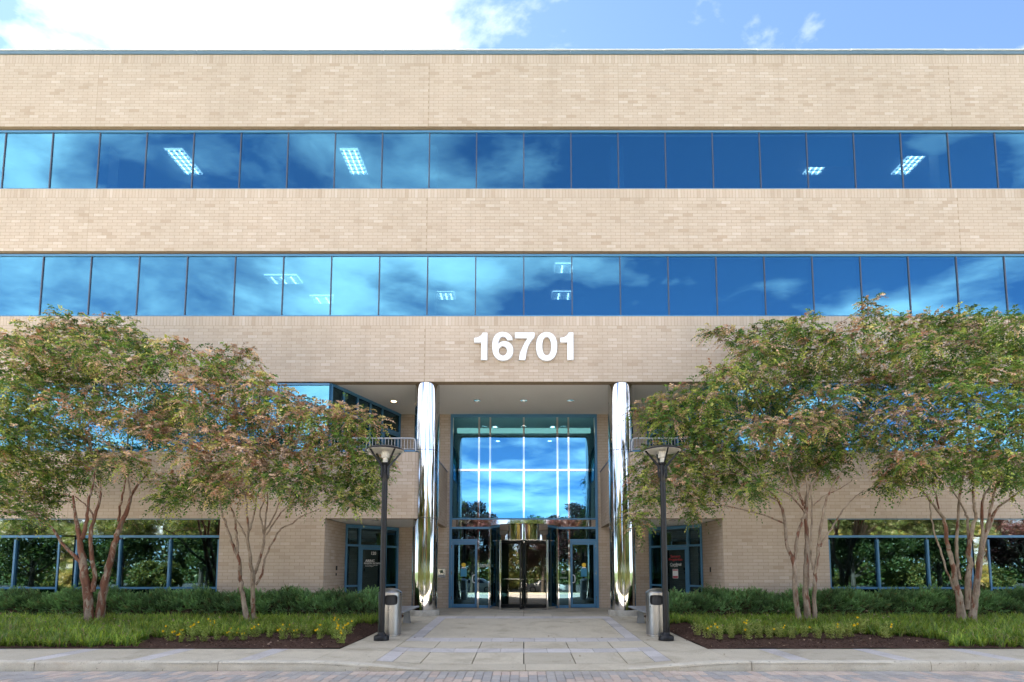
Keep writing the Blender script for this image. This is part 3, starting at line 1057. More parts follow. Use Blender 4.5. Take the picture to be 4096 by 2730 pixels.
for s in (-1, 1):
    def A(x):
        return X0 + s * x

    def rng_(x0, x1):
        return min(A(x0), A(x1)), max(A(x0), A(x1))
    for x in (1.655, 1.245):
        sub(es.bar('mullion', A(x) - 0.033, A(x) + 0.033, 0.0, 2.864, -0.05, 0.055, 'chrome'), top)
    a0, a1 = rng_(2.63, 1.69)
    pane_in(es, top, a0, a1, 2.49, 2.866, 'glass_teal')
    sub(es.bar('door_head', a0, a1, 2.392, 2.49), top)
    b0, b1 = rng_(1.62, 1.28)
    pane_in(es, top, b0, b1, 0.10, 2.866, 'glass_teal')
    sub(es.bar('sill', b0, b1, 0.0, 0.10), top)
    mb = MB()
    es.box(mb, a0 + 0.006, a0 + 0.085, -0.03, 0.03, 0.015, 2.388)
    es.box(mb, a1 - 0.085, a1 - 0.006, -0.03, 0.03, 0.015, 2.388)
    es.box(mb, a0 + 0.086, a1 - 0.086, -0.03, 0.03, 2.29, 2.388)
    es.box(mb, a0 + 0.086, a1 - 0.086, -0.03, 0.03, 0.015, 0.14)
    es.box(mb, a0 + 0.086, a1 - 0.086, -0.06, -0.035, 1.0, 1.05)
    door = bpart(mb.build('entrance_door', M['blue_frame'], bevel=0.004))
    pane_in(es, door, a0 + 0.08, a1 - 0.08, 0.13, 2.30, 'glass_teal')
    hx = A(1.78)
    sub(MB().tube([es.pt(hx, 0.03, 1.19), es.pt(hx - s * -0.0, 0.09, 1.19), es.pt(hx + s * 0.06, 0.10, 1.17), es.pt(hx + s * 0.075, 0.10, 1.1), es.pt(hx + s * 0.075, 0.10, 1.0), es.pt(hx + s * 0.06, 0.10, 0.93), es.pt(hx, 0.09, 0.91), es.pt(hx, 0.03, 0.91)], 0.016, 8).build('handle', M['white_paint'], smooth=True), door)
    for z in (2.15, 1.2, 0.3):
        sub(es.bar('hinge', A(2.625) - 0.012, A(2.625) + 0.012, z, z + 0.12, 0.03, 0.055, 'steel'), door)
    cxs = A(2.19)
    disc = MB().lathe([(0, 0), (0.075, 0)], (0, 0, 0), 24).build('round_sticker', M['yellow_print'])
    disc.location = es.pt(cxs, 0.010, 1.55)
    disc.rotation_euler = (math.pi / 2, 0, 0)
    sub(disc, door)
    sub(es.bar('sticker', cxs - 0.07, cxs + 0.07, 1.435, 1.475, 0.007, 0.010, 'paper'), door)
    sub(es.bar('notice', cxs - 0.11, cxs + 0.11, 1.13, 1.42, 0.0065, 0.009, 'blue_print'), door)
    if s < 0:
        letters(es, door, 'NO SMOKING', 0.068, A(1.45), 1.545, 'paper', 0.0015, 0.012)
        letters(es, door, 'WITHIN 50FT', 0.058, A(1.45), 1.485, 'paper', 0.001, 0.012)
    else:
        for k, (w, z) in enumerate(((0.16, 1.335), (0.12, 1.30), (0.18, 1.255), (0.26, 1.10), (0.24, 1.065))):
            sub(es.bar('sticker', A(1.45) - w / 2, A(1.45) + w / 2, z, z + (0.028 if k == 1 else 0.009), 0.0065, 0.008, 'paper'), door)

# revolving door: drum of curved glass, polished fascia, four wings on a shaft
DR = 1.20


def arc(r0, r1, z0, z1, a0, a1, n=18):
    """curved slab round the door axis, angles measured from straight out to the street"""
    mb = MB()
    p0, p1 = [], []
    for i in range(n + 1):
        a = a0 + (a1 - a0) * i / n
        p0.append((math.sin(a) * r0, YD - math.cos(a) * r0))
        p1.append((math.sin(a) * r1, YD - math.cos(a) * r1))
    poly = p0 + p1[::-1]
    st = len(mb.v)
    m = n + 1
    for z in (z0, z1):
        for r in (p0, p1):
            mb.v += [(x, y, z) for x, y in r]
    for i in range(n):
        for (u, v) in ((0, m), (m * 2, m * 3), (0, m * 2), (m, m * 3)):
            mb.f.append((u + i, u + i + 1, v + i + 1, v + i))
    for i in (0, n):
        mb.f.append((i, m + i, 3 * m + i, 2 * m + i))
    return mb


OP = math.radians(43)
HP = math.radians(88.5)
rv = bpart(arc(DR - 0.02, DR + 0.03, 2.415, 2.935, -OP, OP, 30).build('revolving_door', M['mirror_panel'], smooth=True))
sub(arc(0.001, DR - 0.022, 2.40, 2.44, -HP, HP, 30).build('drum_ceiling', M['steel']), rv)
for s in (-1, 1):
    sub(arc(DR - 0.006, DR + 0.006, 0.06, 2.864, s * (OP + 0.02), s * HP).build('drum_pane', M['glass_teal'], smooth=True), rv)
    sub(arc(DR - 0.035, DR + 0.035, 2.866, 2.94, s * (OP + 0.001), s * HP).build('drum_rail', M['blue_frame'], smooth=True), rv)
    sub(arc(DR - 0.03, DR + 0.03, 2.38, 2.42, s * (OP + 0.03), s * HP).build('drum_rail', M['chrome'], smooth=True), rv)
    sub(arc(DR - 0.04, DR + 0.05, 0.0, 0.10, s * OP, s * HP).build('drum_base', M['steel'], smooth=True), rv)
    for a in (OP, math.radians(86)):
        x, y = s * math.sin(a) * DR, YD - math.cos(a) * DR
        sub(MB().tube([(x, y, 0.0), (x, y, 2.86 if a > 1 else 2.413)], 0.05, 16).build('drum_post', M['chrome'], smooth=True), rv)
sub(arc(0.001, DR + 0.06, 2.94, 2.965, -HP, HP, 30).build('drum_roof', M['mirror_panel']), rv)
sub(arc(DR - 0.03, DR + 0.06, 0.0, 0.012, -OP, OP, 20).build('drum_threshold', M['steel']), rv)
sub(MB().tube([(0, YD, 0.0), (0, YD, 2.40)], 0.045, 16).build('shaft', M['chrome'], smooth=True), rv)
for k in range(4):
    a = math.radians(-6 + 90 * k)
    d = Vector((math.sin(a), -math.cos(a), 0))
    nn = Vector((d.y, -d.x, 0))
    o = Vector((0, YD, 0))
    fr = MB()
    for u0, u1, z0, z1 in ((0.055, 0.085, 0.03, 2.36), (1.115, 1.15, 0.03, 2.36), (0.086, 1.114, 2.32, 2.36), (0.086, 1.114, 0.03, 0.13)):
        fr.obox(o, d, nn, (0, 0, 1), u0, u1, -0.022, 0.022, z0, z1)
    sub(fr.build('wing', M['black_paint']), rv)
    sub(MB().obox(o, d, nn, (0, 0, 1), 0.08, 1.12, -0.005, 0.005, 0.12, 2.33).build('wing_pane', M['glass_clear']), rv)
    sub(MB().obox(o, d, nn, (0, 0, 1), 0.09, 1.11, -0.03, -0.018, 1.03, 1.055).build('push_bar', M['steel']), rv)

# intercom on the wall beside the entrance
t = empty('intercom_panel', 'square steel intercom panel with small screen on brick beside entrance doors', 'intercom', (-2.985, YD - 0.005, 1.25))
MB().box(-0.147, 0.147, -0.05, 0.0, -0.167, 0.167).build('housing', M['steel'], t, bevel=0.008)
MB().box(-0.05, 0.06, -0.055, -0.0505, 0.0, 0.11).build('screen', M['screen'], t)
MB().box(-0.12, 0.12, -0.075, -0.0505, -0.15, -0.055).build('keypad', M['grey_metal'], t, bevel=0.006)

# ------------------------------------------------------------------ the number on the front
sign = empty('number_sign', 'large white raised house number 16701 on brick above the entrance', 'sign', (0, YF - 0.13, 8.2))


def smooth_loop(pts, n=4):
    out = []
    m = len(pts)
    for i in range(m):
        p0, p1, p2, p3 = (Vector(pts[(i + k) % m][:2]) for k in (-1, 0, 1, 2))
        sharp1, sharp2 = len(pts[i]) > 2, len(pts[(i + 1) % m]) > 2
        if sharp1:
            p0 = p1
        if sharp2:
            p3 = p2
        for k in range(n):
            t_ = k / n
            out.append(0.5 * ((2 * p1) + (p2 - p0) * t_ + (2 * p0 - 5 * p1 + 4 * p2 - p3) * t_ ** 2 + (3 * p1 - p0 - 3 * p2 + p3) * t_ ** 3))
    return out


ONE = [(375, 250, 1), (463, 250, 1), (463, 765, 1), (350, 765, 1), (350, 435, 1), (217, 435, 1), (217, 350, 1), (280, 343), (330, 315), (360, 283)]
SEVEN = [(985, 247, 1), (1352, 247, 1), (1352, 330, 1), (1298, 392), (1240, 490), (1205, 600), (1178, 765, 1), (1058, 765, 1), (1075, 660), (1112, 560), (1170, 440), (1230, 348, 1), (985, 348, 1)]
SIX = [(940, 385, 1), (835, 385, 1), (820, 350), (790, 328), (750, 322), (710, 340), (685, 385), (670, 435), (664, 476, 1), (690, 445), (740, 420), (800, 415), (860, 430), (915, 475), (945, 535), (950, 600), (935, 670), (895, 730), (830, 768), (755, 780), (680, 765), (620, 720), (580, 650), (560, 570), (557, 490), (565, 410), (590, 335), (635, 275), (700, 243), (765, 237), (840, 255), (900, 300), (930, 345)]


def ell(cx, cy, rx, ry, e=2.0, n=56):
    out = []
    for i in range(n):
        a = 2 * math.pi * i / n
        c_, s_ = math.cos(a), math.sin(a)
        out.append(Vector((cx + rx * math.copysign(abs(c_) ** (2 / e), c_), cy + ry * math.copysign(abs(s_) ** (2 / e), s_))))
    return out


digits = [[smooth_loop(ONE)], [smooth_loop(SIX), ell(757, 595, 80, 92)], [smooth_loop(SEVEN)],
          [ell(1580, 510, 198, 270, 2.25), ell(1581, 505, 85, 178, 2.2)], [smooth_loop([(p[0] + 1620, p[1] - 3, *p[2:]) for p in ONE])]]
for loops in digits:
    cu = bpy.data.curves.new('numeral', 'CURVE')
    cu.dimensions = '2D'
    cu.fill_mode = 'BOTH'
    cu.extrude = 0.05
    cu.bevel_depth = 0.003
    cu.offset = -0.003
    for lp in loops:
        sp = cu.splines.new('POLY')
        sp.points.add(len(lp) - 1)
        for q, p in zip(sp.points, lp):
            q.co = ((p.x - 1150) / 612, 8.648 - 8.2 - (p.y - 250) / 612 * 1.02, 0, 1)
        sp.use_cyclic_u = True
    ob = bpy.data.objects.new('tmp', cu)
    C.objects.link(ob)
    me = bpy.data.meshes.new_from_object(ob.evaluated_get(bpy.context.evaluated_depsgraph_get()))
    bpy.data.objects.remove(ob)
    me.materials.clear()
    o = add_obj('numeral', me, M['white_paint'], sign)
    o.rotation_euler = (math.pi / 2, 0, 0)
    o.location = (0, 0.055, 0)
pins = MB()
for x in (-1.22, -0.64, -0.05, 0.70, 1.42):
    for z in (-0.30, 0.3 if x in (-1.22, 1.42) else 0.36):
        pins.tube([(x, 0.10, z), (x, 0.131, z)], 0.015, 6)
pins.build('fixing', M['steel'], sign)


# ------------------------------------------------------------------ ground, paving, kerbs, road
def sstep(t):
    t = max(0.0, min(1.0, t))
    return t * t * (3 - 2 * t)


def gz(x, y):
    zc = -0.036 * max(0.0, 16.4 - y)
    zs = max(zc, -0.13)
    w = sstep((abs(x) - 1.5) / 2.1)
    return zc * (1 - w) + zs * w


def zr(y):
    return -0.272 - 0.027 * (9.13 - max(y, -14.0))


def bedz(x, y):
    b = np.interp(y, [10.6, 11.2, 14.0, 16.5], [-0.12, -0.085, 0.03, 0.07])
    d = min(abs(x) - 3.5, y - 10.62)
    return min(b, gz(x, y) + 0.015 + max(d, 0) * 0.22) + 0.012 * math.sin(x * 3.1) * math.sin(y * 4.3)


def sheet(name, xs, ys, zf, mat, parent=None):
    xs, ys = list(xs), list(ys)
    v = [(x, y, zf(x, y)) for y in ys for x in xs]
    n = len(xs)
    f = [(j * n + i, j * n + i + 1, (j + 1) * n + i + 1, (j + 1) * n + i) for j in range(len(ys) - 1) for i in range(n - 1)]
    me = bpy.data.meshes.new(name)
    me.from_pydata(v, [], f)
    me.polygons.foreach_set('use_smooth', [True] * len(f))
    me.update()
    return add_obj(name, me, M[mat], parent)


def ground_z(x, y):
    if y > 9.05:
        return gz(x, y) - 0.16 if y < 30 else -0.3
    return zr(y) - 0.10


gx = [-600, -200, -80, -45, -30, -22] + [i for i in np.arange(-20, 20.1, 1.0)] + [22, 30, 45, 80, 200, 600]
gy = [-600, -200, -90, -60, -45, -30, -22, -14, -8, -2, 2, 5, 7, 8.2, 9.0, 9.1, 9.5] + list(np.arange(10, 21, 0.75)) + [24, 35, 60, 120, 600]
struct(sheet('ground', gx, gy, ground_z, 'turf'))

# sand beds under the slabs show as the joint filling
paving = struct(sheet('walkway', np.arange(-6, 6.01, 0.5), list(np.arange(9.14, 20.2, 0.5)) + [20.1], lambda x, y: gz(x, y) - 0.03, 'soil'))
sidewalks = {s: struct(sheet('sidewalk', [s * q for q in np.arange(3.5, 19.6, 0.5)][::s], [9.25, 9.7, 10.2, 10.62], lambda x, y: gz(x, y) - 0.03, 'soil')) for s in (-1, 1)}


def slab(x0, x1, y0, y1, mat='concrete', parent=None, g=0.005, name='slab', dz=0.0):
    x0, x1, y0, y1 = x0 + g, x1 - g, y0 + g, y1 - g
    nx = max(1, int((x1 - x0) / 0.6))
    ny = max(1, int((y1 - y0) / 0.9))
    xs = [x0 + (x1 - x0) * i / nx for i in range(nx + 1)]
    ys = [y0 + (y1 - y0) * i / ny for i in range(ny + 1)]
    mb = MB()
    dz += random.uniform(-0.0015, 0.0015)
    mb.v = [(x, y, gz(x, y) + dz) for y in ys for x in xs]
    n = nx + 1
    mb.f = [(j * n + i, j * n + i + 1, (j + 1) * n + i + 1, (j + 1) * n + i) for j in range(ny) for i in range(nx)]
    rim = [(i, 0) for i in range(nx)] + [(nx, j) for j in range(ny)] + [(nx - i, ny) for i in range(nx)] + [(0, ny - j) for j in range(ny)]
    k0 = len(mb.v)
    for i, j in rim:
        x, y, z = mb.v[j * n + i]
        mb.v.append((x, y, z - 0.09))
    m = len(rim)
    for k in range(m):
        a, b = rim[k], rim[(k + 1) % m]
        mb.f.append((k0 + k, k0 + (k + 1) % m, b[1] * n + b[0], a[1] * n + a[0]))
    o = mb.build(name, M[mat], parent or paving)
    return o


def row(xs, y0, y1, mat='concrete', parent=None, g=0.005):
    for a, b in zip(xs[:-1], xs[1:]):
        slab(a, b, y0, y1, mat, parent, g)


def lin(a, b, step):
    n = max(1, round((b - a) / step))
    return [a + (b - a) * i / n for i in range(n + 1)]


row(lin(-5.96, 5.96, 1.9), 18.6, 20.09)
row(lin(-5.96, 5.96, 1.9), 17.4, 18.6)
row([-5.96, -4.2, -2.54] + lin(-2.54, 2.54, 0.92)[1:-1] + [2.54, 4.2, 5.96], 16.45, 17.4)
row(lin(-2.54, 2.54, 0.55), 15.95, 16.45, 'blue_slab', g=0.003)
# large panel scored on its diagonals
slab(-2.255, 2.255, 12.43, 15.95, g=0.006)
row(lin(-2.54, 2.54, 0.46), 11.93, 12.43, 'blue_slab', g=0.003)
JX = [-2.535, -1.785, -0.895, 0.0, 0.895, 1.785, 2.535]
row(JX, 11.11, 11.93, g=0.009)
row(lin(-2.26, 2.26, 0.46), 10.69, 11.11, 'blue_slab', g=0.003)
row([-2.26] + JX[1:-1] + [2.26], 9.62, 10.69, g=0.009)
row([-2.54, 0.03, 2.54], 9.135, 9.615, g=0.003)
for s in (-1, 1):
    q = sorted((s * 2.26, s * 2.54))
    for y0, y1 in zip(lin(12.44, 15.94, 0.6)[:-1], lin(12.44, 15.94, 0.6)[1:]):
        slab(*q, y0, y1, 'blue_slab', g=0.003)
    for y0, y1 in zip(lin(9.62, 11.11, 0.5)[:-1], lin(9.62, 11.11, 0.5)[1:]):
        slab(*q, y0, y1, 'blue_slab', g=0.003)
    q = sorted((s * 2.54, s * 3.5))
    for y0, y1 in zip([10.62, 11.95, 13.4, 14.9][:], [11.95, 13.4, 14.9, 16.45]):
        slab(*q, y0, y1, g=0.006)
    slab(*sorted((s * 3.5, s * 5.96)), 15.2, 16.45, g=0.006)
    slab(*sorted((s * 2.54, s * 3.5)), 9.30, 10.62, g=0.006)
    x = 3.5
    edges = []
    for k in range(9):
        c_ = 4.62 + 1.78 * k
        edges += [(x, c_ - 0.16, 'concrete'), (c_ - 0.16, c_ + 0.16, 'blue_slab')]
        x = c_ + 0.16
    for a, b, mt in edges:
        a, b = sorted((s * a, s * b))
        if mt == 'concrete':
            slab(a, b, 9.30, 10.62, mt, sidewalks[s])
        else:
            slab(a, b, 9.30, 9.96, mt, sidewalks[s], 0.003)
            slab(a, b, 9.96, 10.62, mt, sidewalks[s], 0.003)


def rise(x):
    return 0.142 * sstep((abs(x) - 1.25) / 2.2) + 0.004


kerb = struct(sheet('kerb', [-20, -10, 0, 10, 20], [9.131, 9.3], lambda x, y: zr(9.13) - 0.03, 'kerb_concrete'))


def kerb_stone(xa, xb):
    n = max(2, int(abs(xb - xa) / 0.06))
    prof = [(0.0, -0.12), (0.006, 0.0), (0.012, 0.75), (0.022, 0.92), (0.045, 1.0), (0.16, 1.0), (0.165, -0.12)]
    v, f = [], []
    m = len(prof)
    for i in range(n + 1):
        x = xa + (xb - xa) * i / n
        r = rise(x)
        for k, (dy, h) in enumerate(prof):
            jit = random.gauss(0, 0.0028) if 0 < k < m - 1 else 0
            v.append((x, 9.135 + dy + jit, zr(9.13) + (h * r if h >= 0 else -0.15) + jit * 0.7))
    for i in range(n):
        for k in range(m - 1):
            a = i * m + k
            f.append((a, a + 1, a + m + 1, a + m))
    f += [tuple(range(m)), tuple(n * m + k for k in range(m))[::-1]]
    me = bpy.data.meshes.new('kerb_stone')
    me.from_pydata(v, [], f)
    me.polygons.foreach_set('use_smooth', [True] * len(f))
    me.set_sharp_from_angle(angle=math.radians(50))
    me.update()
    return add_obj('kerb_stone', me, M['kerb_concrete'], kerb)


lx = [-1.32, -2.1, -5.0, -8.0, -11.0, -14.0, -17.0, -20.0]
rx_ = [1.49, 3.73, 6.66, 9.6, 12.6, 15.6, 18.6]
for e in (lx, rx_):
    for a, b in zip(e[:-1], e[1:]):
        kerb_stone(a, b - 0.012 * (1 if b > 0 else -1))

road = struct(sheet('road', [-60, -20, -10, 0, 10, 20, 60], [-8, -4, 0, 4, 6, 7.5, 9.13], lambda x, y: zr(y) - (0.05 if y > 5 else 0.0), 'paver'))
PW, PL = 0.142, 0.285
pv, k = [], 0
y_top = 9.128
for i in range(-74, 74):
    x = i * PW
    pv.append((x, y_top - PL, 1))
    off = 0 if i % 2 else PL / 2
    y = y_top - PL - (PL - off if off else PL)
    first = True
    yy = y_top - PL
    if off:
        pv.append((x, yy - off, 0.5))
        yy -= off
    while yy > 6.9:
        pv.append((x, yy - PL, 1))
        yy -= PL


def ptone(x, y):
    d = abs(y - (8.45 + 0.55 * (abs(((x / 2.4) + 0.5) % 1 - 0.5) * 2)))
    grey = (d < 0.28 and random.random() < 0.75) or random.random() < 0.12
    return random.uniform(0.02, 0.22) if grey else random.uniform(0.3, 1.0)


pc = {}


def paver_mesh(l, b):
    if (l, b) not in pc:
        w, h, g = PW / 2 - 0.003, l * PL / 2 - 0.003, 0.006
        V = [(-w, -h, -0.05), (w, -h, -0.05), (w, h, -0.05), (-w, h, -0.05), (-w, -h, -0.006), (w, -h, -0.006), (w, h, -0.006), (-w, h, -0.006),
             (-w + g, -h + g, 0), (w - g, -h + g, 0), (w - g, h - g, 0), (-w + g, h - g, 0)]
        F = [(0, 1, 5, 4), (1, 2, 6, 5), (2, 3, 7, 6), (3, 0, 4, 7), (4, 5, 9, 8), (5, 6, 10, 9), (6, 7, 11, 10), (7, 4, 8, 11), (8, 9, 10, 11)]
        pc[(l, b)] = (np.array(V), np.array(F), np_mesh('paver', V, F, tone=np.full(9, b / 12 + 0.04)))
        pc[(l, b)][2].materials.append(M['paver'])
    return pc[(l, b)]


near = sorted(range(len(pv)), key=lambda i: math.hypot(pv[i][0], pv[i][1] + 0.14) + (50 if pv[i][1] < 7.75 else 0))
sing = set(near[:300])
V, F, T = [], [], []
for i, (x, y, l) in enumerate(pv):
    b = int(ptone(x, y + 0.14) * 11.9)
    a, f, me = paver_mesh(l, b)
    cy = y + l * PL / 2
    z = zr(cy) - 0.004 + random.uniform(-0.003, 0.003)
    if i in sing:
        o = bpy.data.objects.new('paver', me)
        link(o, road)
        o.location = (x, cy, z)
    else:
        F.append(f + len(V) * 0 + sum(len(q) for q in V[-1:]) * 0 + 12 * len(V))
        V.append(a + np.array((x, cy, z)))
        T.append(np.full(9, b / 12 + 0.04))
o = add_obj('pavers', np_mesh('pavers', np.concatenate(V), np.concatenate(F), tone=np.concatenate(T)), M['paver'], road)
o['kind'] = 'stuff'

for s in (-1, 1):
    xs = [s * x for x in np.arange(3.5, 21.1, 0.25)][::s]
    b = struct(sheet('planting_bed', xs, list(np.arange(10.62, 16.5, 0.147)), bedz, 'mulch'))

